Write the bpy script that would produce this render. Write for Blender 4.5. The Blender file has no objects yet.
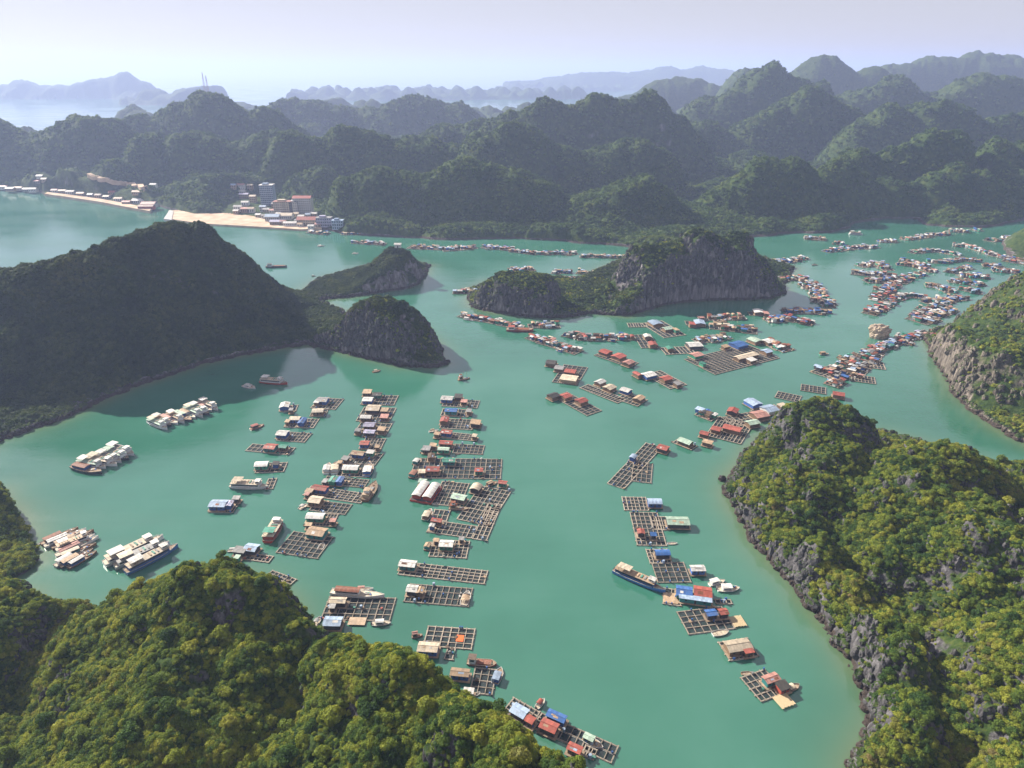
import bpy, math, random
import numpy as np
from mathutils import Vector, Matrix
random.seed(7)
SC = bpy.context.scene
COL = SC.collection
W, H, F = 1024, 768, 692.0
CAMZ = 210.0
PITCH = math.atan((384 - 70) / F)
SP, CP = math.sin(PITCH), math.cos(PITCH)

def ground(px, py, z=0.0):
    """pixel of the survey picture -> world point on the level z"""
    dx = (px - 512) / F; dy = (384 - py) / F
    t = (CAMZ - z) / (SP - dy * CP)
    return Vector((dx * t, (CP + dy * SP) * t, z))

def at_dist(px, py, Y):
    dx = (px - 512) / F; dy = (384 - py) / F
    t = Y / (CP + dy * SP)
    return Vector((dx * t, Y, CAMZ - t * (SP - dy * CP)))

# ---------------------------------------------------------------- numpy noise
def _h(ix, iy, s):
    n = (ix.astype(np.int64) * 374761393 + iy.astype(np.int64) * 668265263 + s * 1442695041) & 0xFFFFFFFF
    n = ((n ^ (n >> 13)) * 1274126177) & 0xFFFFFFFF
    n = n ^ (n >> 16)
    return (n & 0xFFFFFF) / float(0xFFFFFF)

def vnoise(x, y, s=0):
    ix = np.floor(x); iy = np.floor(y); fx = x - ix; fy = y - iy
    fx = fx * fx * fx * (fx * (fx * 6 - 15) + 10); fy = fy * fy * fy * (fy * (fy * 6 - 15) + 10)
    a = _h(ix, iy, s); b = _h(ix + 1, iy, s); c = _h(ix, iy + 1, s); d = _h(ix + 1, iy + 1, s)
    return (a + (b - a) * fx) * (1 - fy) + (c + (d - c) * fx) * fy

def fbm(x, y, s=0, octv=4):
    r = 0; a = .5; t = 0
    for k in range(octv):
        r = r + a * vnoise(x, y, s + k); t += a
        a *= .5; x = x * 2.03 + 13.1; y = y * 2.03 + 7.7
    return r / t

def worley(x, y, s=0):
    """nearest jittered lattice point: distance, random value of that point"""
    ix = np.floor(x); iy = np.floor(y)
    best = np.full(x.shape, 9.0); rid = np.zeros(x.shape)
    for ox in (-1, 0, 1):
        for oy in (-1, 0, 1):
            cx = ix + ox; cy = iy + oy
            d = np.hypot(cx + _h(cx, cy, s) - x, cy + _h(cx, cy, s + 1) - y)
            m = d < best
            best = np.where(m, d, best); rid = np.where(m, _h(cx, cy, s + 2), rid)
    return best, rid

def sdist(x, y, poly):
    """signed distance to a polygon, positive inside"""
    d = np.full(x.shape, 1e9); inside = np.zeros(x.shape, bool)
    n = len(poly)
    for i in range(n):
        ax, ay = poly[i][0], poly[i][1]; bx, by = poly[(i + 1) % n][0], poly[(i + 1) % n][1]
        ex, ey = bx - ax, by - ay
        t = np.clip(((x - ax) * ex + (y - ay) * ey) / max(ex * ex + ey * ey, 1e-9), 0, 1)
        d = np.minimum(d, np.hypot(x - ax - t * ex, y - ay - t * ey))
        if abs(ey) > 1e-9:
            c = ((ay > y) != (by > y)) & (x < ex * (y - ay) / ey + ax)
            inside ^= c
    return np.where(inside, d, -d)

# ---------------------------------------------------------------- objects
def link(o, parent=None):
    COL.objects.link(o)
    if parent is not None:
        o.parent = parent
    return o

def tag(o, label=None, cat=None, group=None, kind=None):
    if label: o['label'] = label
    if cat: o['category'] = cat
    if group: o['group'] = group
    if kind: o['kind'] = kind
    return o

def np_mesh(name, verts, faces, mats=(), smooth=False, midx=None):
    me = bpy.data.meshes.new(name)
    verts = np.asarray(verts, np.float32); faces = np.asarray(faces, np.int32)
    k = faces.shape[1]
    me.vertices.add(len(verts)); me.vertices.foreach_set('co', verts.ravel())
    me.loops.add(faces.size); me.loops.foreach_set('vertex_index', faces.ravel())
    me.polygons.add(len(faces))
    me.polygons.foreach_set('loop_start', np.arange(0, faces.size, k, dtype=np.int32))
    for m in mats: me.materials.append(m)
    if midx is not None: me.polygons.foreach_set('material_index', np.asarray(midx, np.int32))
    me.polygons.foreach_set('use_smooth', np.full(len(faces), smooth))
    me.update(calc_edges=True)
    return me

class MB:
    """collects boxes, prisms, tubes into one mesh"""
    def __init__(s):
        s.v = []; s.f = []; s.m = []
    def add(s, vs, fs, mi=0):
        b = len(s.v); s.v += [tuple(p) for p in vs]
        for f in fs:
            s.f.append(tuple(i + b for i in f)); s.m.append(mi)
    def box(s, x0, x1, y0, y1, z0, z1, mi=0):
        s.add([(x0,y0,z0),(x1,y0,z0),(x1,y1,z0),(x0,y1,z0),(x0,y0,z1),(x1,y0,z1),(x1,y1,z1),(x0,y1,z1)],
              [(0,3,2,1),(4,5,6,7),(0,1,5,4),(1,2,6,5),(2,3,7,6),(3,0,4,7)], mi)
    def bar(s, a, b, w, h, mi=0):
        a = Vector(a); b = Vector(b); d = (b - a)
        if d.length < 1e-6: return
        d.normalize(); up = Vector((0,0,1)) if abs(d.z) < .9 else Vector((1,0,0))
        r = d.cross(up).normalized() * w / 2; u = r.cross(d).normalized() * h / 2
        vs = [a - r - u, a + r - u, a + r + u, a - r + u, b - r - u, b + r - u, b + r + u, b - r + u]
        s.add(vs, [(0,1,2,3),(7,6,5,4),(0,4,5,1),(1,5,6,2),(2,6,7,3),(3,7,4,0)], mi)
    def cyl(s, cx, cy, z0, z1, r, n=10, mi=0, r2=None):
        r2 = r if r2 is None else r2
        vs = [(cx + r*math.cos(2*math.pi*i/n), cy + r*math.sin(2*math.pi*i/n), z0) for i in range(n)]
        vs += [(cx + r2*math.cos(2*math.pi*i/n), cy + r2*math.sin(2*math.pi*i/n), z1) for i in range(n)]
        fs = [(i, (i+1)%n, n+(i+1)%n, n+i) for i in range(n)] + [tuple(range(n, 2*n)), tuple(reversed(range(n)))]
        s.add(vs, fs, mi)
    def loft(s, rings, mi=0, cap=True):
        n = len(rings[0]); vs = [p for r in rings for p in r]; fs = []
        for k in range(len(rings) - 1):
            for i in range(n - 1):
                fs.append((k*n+i, k*n+i+1, (k+1)*n+i+1, (k+1)*n+i))
        s.add(vs, fs, mi)
        if cap:
            s.add(rings[0], [tuple(reversed(range(n)))], mi); s.add(rings[-1], [tuple(range(n))], mi)
    def mesh(s, name, mats):
        me = bpy.data.meshes.new(name)
        me.from_pydata(s.v, [], s.f)
        for m in (mats if isinstance(mats, (list, tuple)) else [mats]): me.materials.append(m)
        me.polygons.foreach_set('material_index', s.m)
        me.update()
        return me
    def build(s, name, mats, parent=None):
        return link(bpy.data.objects.new(name, s.mesh(name, mats)), parent)

def empty(name, loc, rz=0.0):
    o = bpy.data.objects.new(name, None); COL.objects.link(o)
    o.location = loc; o.rotation_euler = (0, 0, rz); o.empty_display_size = 1
    return o
# ---------------------------------------------------------------- materials
class NT:
    def __init__(s, name):
        s.m = bpy.data.materials.new(name); s.m.use_nodes = True
        s.t = s.m.node_tree; s.n = s.t.nodes; s.n.clear()
        s.out = s.n.new('ShaderNodeOutputMaterial')
    def new(s, typ, **kw):
        nd = s.n.new(typ)
        for k, v in kw.items():
            if k.startswith('_'): setattr(nd, k[1:], v)
        return nd
    def l(s, a, b): s.t.links.new(a, b)
    def ramp(s, fac, stops, interp='LINEAR'):
        r = s.n.new('ShaderNodeValToRGB'); r.color_ramp.interpolation = interp
        e = r.color_ramp.elements
        while len(e) < len(stops): e.new(.5)
        for el, (p, c) in zip(e, stops):
            el.position = p; el.color = (c[0], c[1], c[2], 1) if not isinstance(c, (int, float)) else (c, c, c, 1)
        s.l(fac, r.inputs[0]); return r.outputs[0]
    def noise(s, scale, detail=4, rough=.55, vec=None, dist=0.0):
        nd = s.n.new('ShaderNodeTexNoise'); nd.inputs['Scale'].default_value = scale
        nd.inputs['Detail'].default_value = detail; nd.inputs['Roughness'].default_value = rough
        nd.inputs['Distortion'].default_value = dist
        if vec is not None: s.l(vec, nd.inputs['Vector'])
        return nd.outputs['Fac']
    def math(s, op, a, b=None, c=None, clamp=False):
        nd = s.n.new('ShaderNodeMath'); nd.operation = op; nd.use_clamp = clamp
        for i, v in enumerate((a, b, c)):
            if v is None: continue
            if isinstance(v, (int, float)): nd.inputs[i].default_value = v
            else: s.l(v, nd.inputs[i])
        return nd.outputs[0]
    def mix(s, fac, a, b, typ='MIX'):
        nd = s.n.new('ShaderNodeMix'); nd.data_type = 'RGBA'; nd.blend_type = typ
        if isinstance(fac, (int, float)): nd.inputs[0].default_value = fac
        else: s.l(fac, nd.inputs[0])
        for i, v in ((6, a), (7, b)):
            if isinstance(v, (tuple, list)): nd.inputs[i].default_value = (v[0], v[1], v[2], 1)
            else: s.l(v, nd.inputs[i])
        return nd.outputs[2]
    def bsdf(s, col, rough=.8, spec=.3, normal=None, metal=0.0):
        b = s.n.new('ShaderNodeBsdfPrincipled')
        if isinstance(col, (tuple, list)): b.inputs['Base Color'].default_value = (col[0], col[1], col[2], 1)
        else: s.l(col, b.inputs['Base Color'])
        if isinstance(rough, (int, float)): b.inputs['Roughness'].default_value = rough
        else: s.l(rough, b.inputs['Roughness'])
        b.inputs['Specular IOR Level'].default_value = spec
        b.inputs['Metallic'].default_value = metal
        if normal is not None: s.l(normal, b.inputs['Normal'])
        return b
    def bump(s, h, strength, dist):
        b = s.n.new('ShaderNodeBump'); b.inputs['Strength'].default_value = strength
        b.inputs['Distance'].default_value = dist; s.l(h, b.inputs['Height']); return b.outputs[0]
    def done(s, sh):
        s.l(sh, s.out.inputs['Surface']); return s.m

def pos_scaled(t, sx, sy, sz, src='Position'):
    if src == 'Position':
        v = t.new('ShaderNodeNewGeometry').outputs['Position']
    else:
        v = t.new('ShaderNodeTexCoord').outputs['Object']
    mp = t.new('ShaderNodeMapping'); mp.inputs['Scale'].default_value = (sx, sy, sz)
    t.l(v, mp.inputs['Vector']); return mp.outputs[0]

def mat_terrain(name, s=1.0, rock=(.20,.185,.19), rlo=.45, rhi=.62):
    """limestone where steep, undergrowth elsewhere; s = size of the pattern"""
    t = NT(name)
    geo = t.new('ShaderNodeNewGeometry')
    sep = t.new('ShaderNodeSeparateXYZ'); t.l(geo.outputs['Normal'], sep.inputs[0])
    spz = t.new('ShaderNodeSeparateXYZ'); t.l(geo.outputs['Position'], spz.inputs[0])
    nv = t.noise(.05 / s, 5, .6, geo.outputs['Position'])
    str_ = t.noise(1.0, 6, .65, pos_scaled(t, .35/s, .35/s, .07/s))
    fine = t.noise(.9 / s, 5, .7, geo.outputs['Position'])
    rockc = t.ramp(str_, [(.28, tuple(c*.22 for c in rock)), (.45, tuple(c*.7 for c in rock)), (.58, tuple(c*1.3 for c in rock)), (.74, tuple(min(c*2.2,.5) for c in rock))])
    rockc = t.mix(.5, rockc, t.ramp(fine, [(.3, .15), (.7, 1.0)]), 'MULTIPLY')
    veg = t.ramp(t.noise(.25 / s, 5, .6, geo.outputs['Position']), [(.28, (.016,.034,.010)), (.5, (.038,.066,.016)), (.68, (.075,.095,.022)), (.85, (.10,.085,.035))])
    m = t.math('ADD', sep.outputs[2], t.math('MULTIPLY', t.math('SUBTRACT', nv, .5), .9))
    m = t.math('MAXIMUM', t.ramp(m, [(rlo, 0.0), (rhi, 1.0)]), 0)
    # bare wet rock band at the waterline
    tide = t.ramp(t.math('MULTIPLY_ADD', fine, 2.0, spz.outputs[2]), [(.0, 0.0), (1.0, 1.0)])
    tidem = t.math('GREATER_THAN', t.math('MULTIPLY_ADD', nv, -6.0, spz.outputs[2]), -.6)
    col = t.mix(t.math('MULTIPLY', m, tidem), rockc, veg)
    wet = t.math('LESS_THAN', t.math('MULTIPLY_ADD', fine, -3.2, spz.outputs[2]), .6)
    col = t.mix(t.math('MULTIPLY', wet, .85), col, (.055,.042,.034))
    b = t.bsdf(col, .95, .1, t.bump(t.noise(.6 / s, 6, .7, geo.outputs['Position']), .9, 1.6 * s))
    return t.done(b.outputs[0])

def mat_foliage(name, stops, bright=1.0, rnd=.65):
    t = NT(name)
    oi = t.new('ShaderNodeObjectInfo')
    geo = t.new('ShaderNodeNewGeometry')
    big = t.noise(.035, 3, .55, geo.outputs['Position'])
    f = t.math('ADD', t.math('MULTIPLY', oi.outputs['Random'], rnd), t.math('MULTIPLY', t.math('SUBTRACT', big, .35), 1.75 - rnd), clamp=True)
    c = t.ramp(f, [(p, tuple(x*bright for x in col)) for p, col in stops])
    # leaf to leaf colour change
    lf = t.noise(1.6, 2, .5, geo.outputs['Position'])
    c = t.mix(.7, c, t.ramp(lf, [(.3, .6), (.7, 1.5)]), 'MULTIPLY')
    d = t.bsdf(c, .75, .18)
    tr = t.new('ShaderNodeBsdfTranslucent'); t.l(t.mix(1.0, c, (1.35, 1.25, .55), 'MULTIPLY'), tr.inputs['Color'])
    ms = t.new('ShaderNodeMixShader'); ms.inputs[0].default_value = .30
    t.l(d.outputs[0], ms.inputs[1]); t.l(tr.outputs[0], ms.inputs[2])
    return t.done(ms.outputs[0])

STOPS = [(0.0, (.014,.034,.010)), (.25, (.034,.068,.013)), (.45, (.078,.112,.017)), (.63, (.126,.154,.020)), (.82, (.182,.190,.027)), (.94, (.105,.105,.032)), (1.0, (.15,.12,.05))]
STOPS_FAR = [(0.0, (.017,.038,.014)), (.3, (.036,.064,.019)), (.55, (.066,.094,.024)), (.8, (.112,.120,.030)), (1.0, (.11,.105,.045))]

def mat_water():
    t = NT('bay_water')
    geo = t.new('ShaderNodeNewGeometry'); P = geo.outputs['Position']
    sep = t.new('ShaderNodeSeparateXYZ'); t.l(P, sep.inputs[0])
    big = t.noise(.004, 4, .5, P)
    mid = t.noise(.02, 3, .5, P)
    c = t.ramp(t.math('ADD', t.math('MULTIPLY', big, .62), t.math('ADD', t.math('MULTIPLY', mid, .22), t.math('MULTIPLY', t.noise(.012, 5, .65, pos_scaled(t, .5, 2.2, 1), .8), .16))),
               [(.35, (.022,.112,.070)), (.5, (.036,.150,.102)), (.65, (.058,.182,.132))])
    sa = t.new('ShaderNodeAttribute'); sa.attribute_name = 'shallow'
    c = t.mix(t.math('MULTIPLY', sa.outputs['Fac'], .75), c, (.115, .150, .070))
    h = t.math('ADD', t.math('MULTIPLY', t.noise(.35, 4, .6, P), .7), t.math('MULTIPLY', t.noise(.06, 3, .5, pos_scaled(t, .6, 1.4, 1)), 1.2))
    rr = t.ramp(t.noise(.006, 4, .6, pos_scaled(t, .6, 1.6, 1)), [(.38, .05), (.62, .19)])
    b = t.bsdf(c, rr, 1.0, t.bump(h, .20, .5))
    b.inputs['IOR'].default_value = 1.5
    return t.done(b.outputs[0])

def mat_paint(name, col, rough=.6, wear=.5, corr=0.0, grime=(.12,.10,.08)):
    """painted or sheet metal surface with grime patches and per-object tint; corr adds corrugation"""
    t = NT(name)
    tc = t.new('ShaderNodeTexCoord'); O = tc.outputs['Object']
    oi = t.new('ShaderNodeObjectInfo')
    off = t.new('ShaderNodeVectorMath'); off.operation = 'ADD'
    t.l(O, off.inputs[0])
    cb = t.new('ShaderNodeCombineXYZ'); t.l(t.math('MULTIPLY', oi.outputs['Random'], 90.0), cb.inputs[0]); t.l(cb.outputs[0], off.inputs[1])
    V = off.outputs[0]
    n1 = t.noise(.5, 5, .65, V); n2 = t.noise(3.0, 4, .6, V)
    c = t.mix(t.ramp(n1, [(.42, 0.0), (.75, wear)]), col, grime)
    c = t.mix(.35, c, t.ramp(n2, [(.25, .55), (.75, 1.2)]), 'MULTIPLY')
    v = t.math('MULTIPLY_ADD', oi.outputs['Random'], .35, .78)
    c = t.mix(1.0, c, v, 'MULTIPLY') if False else t.mix(1.0, c, t.ramp(oi.outputs['Random'], [(0.0, .72), (1.0, 1.12)]), 'MULTIPLY')
    nrm = None
    if corr > 0:
        bk = t.new('ShaderNodeTexBrick'); t.l(V, bk.inputs['Vector']); bk.inputs['Scale'].default_value = 1.0
        bk.inputs['Brick Width'].default_value = .95; bk.inputs['Row Height'].default_value = 2.3; bk.inputs['Mortar Size'].default_value = .02
        bk.inputs['Color1'].default_value = (.62, .62, .62, 1); bk.inputs['Color2'].default_value = (1.1, 1.08, 1.05, 1); bk.inputs['Mortar'].default_value = (.5, .5, .5, 1)
        c = t.mix(.75, c, bk.outputs['Color'], 'MULTIPLY')
        wv = t.new('ShaderNodeTexWave'); wv.inputs['Scale'].default_value = corr; t.l(O, wv.inputs['Vector'])
        wv.bands_direction = 'X'
        c = t.mix(.25, c, t.ramp(wv.outputs['Fac'], [(.2, .6), (.7, 1.0)]), 'MULTIPLY')
        nrm = t.bump(wv.outputs['Fac'], .6, .05)
    return t.done(t.bsdf(c, rough, .3, nrm).outputs[0])

def mat_wood(name, a, b_, sc=2.0):
    t = NT(name)
    tc = t.new('ShaderNodeTexCoord')
    oi = t.new('ShaderNodeObjectInfo')
    n = t.noise(sc, 5, .65, tc.outputs['Object'])
    c = t.ramp(n, [(.3, a), (.65, b_)])
    c = t.mix(1.0, c, t.ramp(oi.outputs['Random'], [(0.0, .75), (1.0, 1.15)]), 'MULTIPLY')
    return t.done(t.bsdf(c, .85, .2).outputs[0])

def mat_net():
    t = NT('fish_net')
    tc = t.new('ShaderNodeTexCoord')
    n = t.noise(.35, 3, .6, tc.outputs['Object'])
    c = t.ramp(n, [(.35, (.014,.020,.024)), (.65, (.045,.055,.06))])
    d = t.bsdf(c, .9, .2)
    tr = t.new('ShaderNodeBsdfTransparent')
    ms = t.new('ShaderNodeMixShader'); t.l(t.ramp(t.noise(.8, 2, .5, tc.outputs['Object']), [(.35, .6), (.65, .95)]), ms.inputs[0])
    t.l(tr.outputs[0], ms.inputs[1]); t.l(d.outputs[0], ms.inputs[2])
    return t.done(ms.outputs[0])
# ---------------------------------------------------------------- land
M_FAR = mat_terrain('karst_far', 2.0, rlo=.10, rhi=.24)
M_WOODED = mat_terrain('karst_wooded', 1.0, rlo=.12, rhi=.30)
M_MID = mat_terrain('karst_mid', 1.0)
M_TAN = mat_terrain('karst_tan', .8, rock=(.20,.172,.145))
M_NEAR = mat_terrain('karst_near', .55, rock=(.12,.115,.12), rlo=.58, rhi=.72)

def peaks_height(x, y, peaks, p=9.0, rs=1.0, ex=1.15):
    acc = np.zeros(x.shape)
    for (cx, cy, z, r) in (q[:4] for q in peaks):
        r = r * rs
        if z <= 0: continue
        d2 = ((x - cx) ** 2 + (y - cy) ** 2) / (r * r)
        acc += (z * np.exp(-np.minimum(d2, 60) ** ex)) ** p
    return acc ** (1.0 / p)

def crest(pts, lower=3.0):
    """(px, py, distance, radius) of a skyline point -> (x, y, z, r)"""
    out = []
    for (px, py, Y, r) in pts:
        v = at_dist(px, py, Y); out.append((v.x, v.y, max(v.z - lower, 2.0), r, px, py))
    return out

LAND = {}
def island(name, label, shore, peaks, res, mat, cliff=10.0, nz=.12, seed=1, rough=3.0, bluff=None, coast=3.0, relief=0.0, slope=.002, crown=2.0, crag=.55):
    xs = [p[0] for p in shore]; ys = [p[1] for p in shore]
    x0, x1, y0, y1 = min(xs) - 8, max(xs) + 8, min(ys) - 8, max(ys) + 8
    nx = int((x1 - x0) / res) + 1; ny = int((y1 - y0) / res) + 1
    X, Y = np.meshgrid(np.linspace(x0, x1, nx), np.linspace(y0, y1, ny))
    def height(X, Y, peaks):
        d = sdist(X, Y, shore)
        d = d + (fbm(X / 14, Y / 14, seed + 5, 3) - .5) * coast * 2.2
        d = d + (fbm(X / 4, Y / 4, seed + 15, 3) - .5) * 3.5
        if bluff: d = d - np.abs(fbm(X / 9, Y / 9, seed + 6, 3) - .5) * 9 * np.clip(d / 5, 0, 1) - 3.0 * worley(X / 12, Y / 12, seed + 8)[0] * np.clip(d / 4, 0, 1)
        h = peaks_height(X, Y, peaks)
        if bluff:
            ws = 0; zs = 0; yc = 0
            for (cx, cy, z, r) in (q[:4] for q in peaks):
                w = 1.0 / ((X - cx) ** 2 + .12 * (Y - cy) ** 2 + 16) ** 2
                ws = ws + w; zs = zs + w * z; yc = yc + w * cy
            zs = zs / ws; yc = yc / ws; bk = np.clip(Y - yc, 0, None); fr = np.clip(yc - Y, 0, None)
            wall = zs * np.exp(-(bk / bluff) ** 2) * (1 - slope * fr)
            h = np.maximum(h, wall * (.9 + .1 * np.exp(-fr / 10)))
        h = np.maximum(h, 3.0)
        n = fbm(X / 34, Y / 34, seed, 5) - .5
        wd, wr = worley(X / 17 + 3 * fbm(X/30, Y/30, seed+9, 2), Y / 17, seed + 20)
        h = h * (1 + nz * 2 * n) + (rough * (.75 - wd) * (.4 + wr)) * np.clip(h / 14, 0, 1)
        wd, wr = worley(X / 40 + 2 * fbm(X/50, Y/50, seed+12, 2), Y / 40, seed + 30)
        h = h + relief * (.5 - wd) * (.3 + wr) * np.clip(h / 20, 0, 1)
        S = np.clip(d / cliff, 0, 3)
        S = 1 - np.exp(-1.6 * S ** .8)
        h2 = h * S + np.where(d < 0, d * 4.0, 0.0) - .2
        # small crags on the steep part
        h2 = h2 + (fbm(X / 4.5, Y / 4.5, seed + 40, 4) - .5) * np.clip(d, 0, 6) * crag + np.clip(d, 0, 1) * 0.3
        return h2, d
    # let the skyline of the built hill pass through the surveyed skyline points
    peaks = [list(q) for q in peaks]
    st = 2 if res > .9 else 3
    Xc, Yc = X[::st, ::st], Y[::st, ::st]
    for it in range(4):
        Zc, _d = height(Xc, Yc, peaks)
        fw = Yc * CP - (Zc - CAMZ) * SP; up = Yc * SP + (Zc + crown - CAMZ) * CP
        pxs = 512 + F * Xc / np.maximum(fw, 1); pys = 384 - F * up / np.maximum(fw, 1)
        vis = (fw > 5) & (_d > 0)
        for q in peaks:
            if len(q) < 6: continue
            m = vis & (np.abs(pxs - q[4]) < 5)
            if not m.any(): continue
            err = pys[m].min() - q[5]          # negative: stands too high
            mpp = math.hypot(q[0], math.hypot(q[1], CAMZ - q[2])) / F
            q[2] = min(max(q[2] + .8 * np.clip(err, -25, 25) * mpp, 1.5), 190)
    Z, D = height(X, Y, peaks)
    keep = D > -2.5
    idx = np.arange(nx * ny).reshape(ny, nx)
    kq = keep[:-1, :-1] & keep[1:, :-1] & keep[:-1, 1:] & keep[1:, 1:]
    f = np.stack([idx[:-1, :-1][kq], idx[:-1, 1:][kq], idx[1:, 1:][kq], idx[1:, :-1][kq]], 1)
    V = np.stack([X.ravel(), Y.ravel(), np.maximum(Z.ravel(), -4)], 1)
    used = np.unique(f); rm = np.full(nx * ny, -1); rm[used] = np.arange(len(used))
    me = np_mesh(name, V[used], rm[f], [mat], True)
    o = link(bpy.data.objects.new(name, me))
    o['kind'] = 'structure'
    if label: o['label'] = label
    LAND[name + str(seed)] = dict(X=X, Y=Y, Z=Z, D=D, res=((x1-x0)/(nx-1)), poly=shore)
    return o

G = lambda *pts: [tuple(ground(a, b).xy) for a, b in pts]
def WP(*pts): return list(pts)

# A: long wooded headland on the left
shA = G((-60,470),(0,440),(50,424),(100,402),(150,382),(200,365),(260,352),(305,345),(328,349)) + [(-150,590),(-160,630),(-215,690),(-300,700),(-420,640),(-560,600),(-620,420)]
pkA = crest([(-80,262,519,60),(-35,268,509,55),(0,267,498,52),(30,263,498,50),(55,257,500,48),(80,250,508,48),(104,240,518,48),(130,231,534,48),(150,225,550,48),(170,222,564,50),(192,222,574,50),(215,230,582,46),(235,243,588,38),(255,262,592,32),(270,280,590,26),(285,301,584,20),(298,319,574,14)])
pkA = [(q[0], q[1], q[2], q[3]*.72, q[4], q[5]) for q in pkA]
island('headland_hill', 'long shaded wooded headland on the left', shA, pkA, 1.7, M_WOODED, cliff=8, seed=11, relief=5, rough=4, bluff=70, slope=.011)
# B: rounded islet at the tip of the headland
shB = G((310,343),(325,347),(345,353),(370,359),(400,365),(430,368),(447,364),(443,352)) + [(-62,545),(-85,585),(-125,600),(-165,590)]
pkB = crest([(333,321,526,15),(345,309,528,20),(360,299,530,24),(375,295,531,26),(390,295,530,26),(405,301,527,24),(416,311,523,20),(424,321,518,17),(431,333,512,14),(437,346,505,10)])
island('round_islet_hill', 'rounded cliff islet at the end of the headland', shB, pkB, 1.0, M_MID, cliff=6, seed=22, bluff=26, relief=4, rough=4)
# C: fin shaped islet
shC = G((291,299),(296,301),(320,300),(345,298),(370,294),(400,290),(418,285),(427,273),(428,266)) + [(-95,800),(-130,830),(-170,800),(-215,740)]
pkC = crest([(304,292,683,8),(318,286,694,13),(332,280,704,16),(346,274,713,18),(360,266,721,20),(372,257,728,20),(383,249,736,20),(394,246,742,22),(405,248,743,20),(413,255,741,15),(420,263,738,12)])
island('fin_islet_hill', 'fin shaped islet rising to a rounded top', shC, pkC, 1.2, M_MID, cliff=5, seed=33, bluff=28, coast=1.2)
# D: the two rocks in the middle of the bay
shD1 = G((470,306),(490,312),(520,316),(550,318),(575,317),(592,312)) + [(82,735),(55,752),(20,745),(-25,735),(-45,700)]
pkD1 = crest([(480,284,640,10),(490,275,646,16),(502,270,652,18),(518,270,652,18),(534,270,650,18),(545,272,646,16),(553,283,642,12),(562,299,636,9),(575,303,634,12)], 2)
island('flat_topped_islet_hill', 'flat topped cliff islet among the floating farms', shD1, pkD1, 1.1, M_MID, cliff=4.5, seed=44, bluff=24, relief=3, nz=.08)
shD2 = G((560,315),(578,312),(600,314),(628,316),(650,309),(670,304),(700,301),(740,300),(770,299),(786,293),(784,286)) + [(330,790),(300,850),(220,870),(150,850),(105,790),(70,740)]
pkD2 = crest([(575,299,632,14),(590,284,654,18),(602,276,662,20),(615,264,668,22),(630,250,674,24),(643,242,678,26),(660,241,682,26),(678,234,686,28),(693,227,690,28),(708,229,692,26),(722,234,694,24),(740,230,698,26),(752,235,700,24),(762,250,700,20),(771,266,698,16),(778,280,696,12)])
island('double_peaked_islet_hill', 'tall dark cliff islet with two humps in the middle of the bay', shD2, pkD2, 1.3, M_MID, cliff=5, seed=55, bluff=34, rough=6, nz=.2, relief=7)
# E: island at the right edge
shE = G((927,346),(938,362),(950,382),(958,398),(978,414),(1000,430),(1030,446),(1100,470)) + [(700,420),(720,560),(600,660),(480,640),(410,600),(360,565)]
pkE = crest([(936,337,552,16),(948,327,560,22),(962,316,566,26),(978,306,572,32),(998,296,576,36),(1020,288,580,40),(1060,270,570,50),(1050,330,520,40),(1010,345,510,32),(985,352,515,26)])
pkE += [(at_dist(a, b, c)[0], c, z + 8, r + 3) for a, b, c, z, r in ((948,345,520,13,15),(958,352,497,21,17),(966,356,475,25,18),(978,372,455,26,18),(994,384,442,25,18),(1012,396,434,25,20),(1034,405,430,27,24),(1065,415,430,30,30))]
island('cliff_island_hill', 'brown cliffed island at the right edge', shE, pkE, 1.2, M_TAN, cliff=2.6, seed=66, relief=6, rough=4)
shE2 = G((1006,256),(1016,262),(1060,268),(1120,262)) + [(760,900),(660,930)]
pkE2 = crest([(1014,243,880,14),(1026,234,890,22),(1050,220,890,35)])
island('edge_islet_hill', 'small dark rock at the right edge of the far water', shE2, pkE2, 2.0, M_MID, cliff=6, seed=67)
# F: near hill, right
shF = G((729,478),(726,492),(733,508),(745,525),(752,540),(768,562),(790,583),(812,612),(835,640),(852,665),(865,690),(872,715),(862,740),(852,775),(845,830)) + [(95,60),(330,40),(420,150),(390,260),(300,330),(240,385),(205,400)] + G((806,408),(760,438))
pkF = crest([(742,455,352,13),(758,432,357,17),(775,417,362,20),(795,404,366,22),(815,397,368,24),(835,397,367,22),(852,405,362,18),(868,420,352,13),
             (905,444,292,22),(925,440,290,28),(945,441,290,30),(970,447,292,30),(1000,460,295,34),(1030,466,296,40),(1080,470,280,50),
             (885,452,298,18),(860,470,310,22)], 5.0)
pkF += [(p[0] + 12, p[1] + 2, 15 + 5 * math.sin(i * 1.9), 15) for i, p in enumerate(shF[2:13])]
pkF += [(150,290,26,28),(165,310,34,26),(185,270,33,34),(205,240,40,40),(170,245,24,24),(235,215,50,50),(255,170,60,50),(190,180,32,34),(205,145,42,38),(170,130,24,26),(280,240,50,50),(150,118,22,26),(300,130,70,60)]
island('near_right_hill', 'sunlit wooded limestone hill on the near right shore', shF, pkF, .8, M_NEAR, cliff=6, seed=77, rough=6.0, nz=.16, coast=3.0, relief=8.0, crag=.8)
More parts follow.
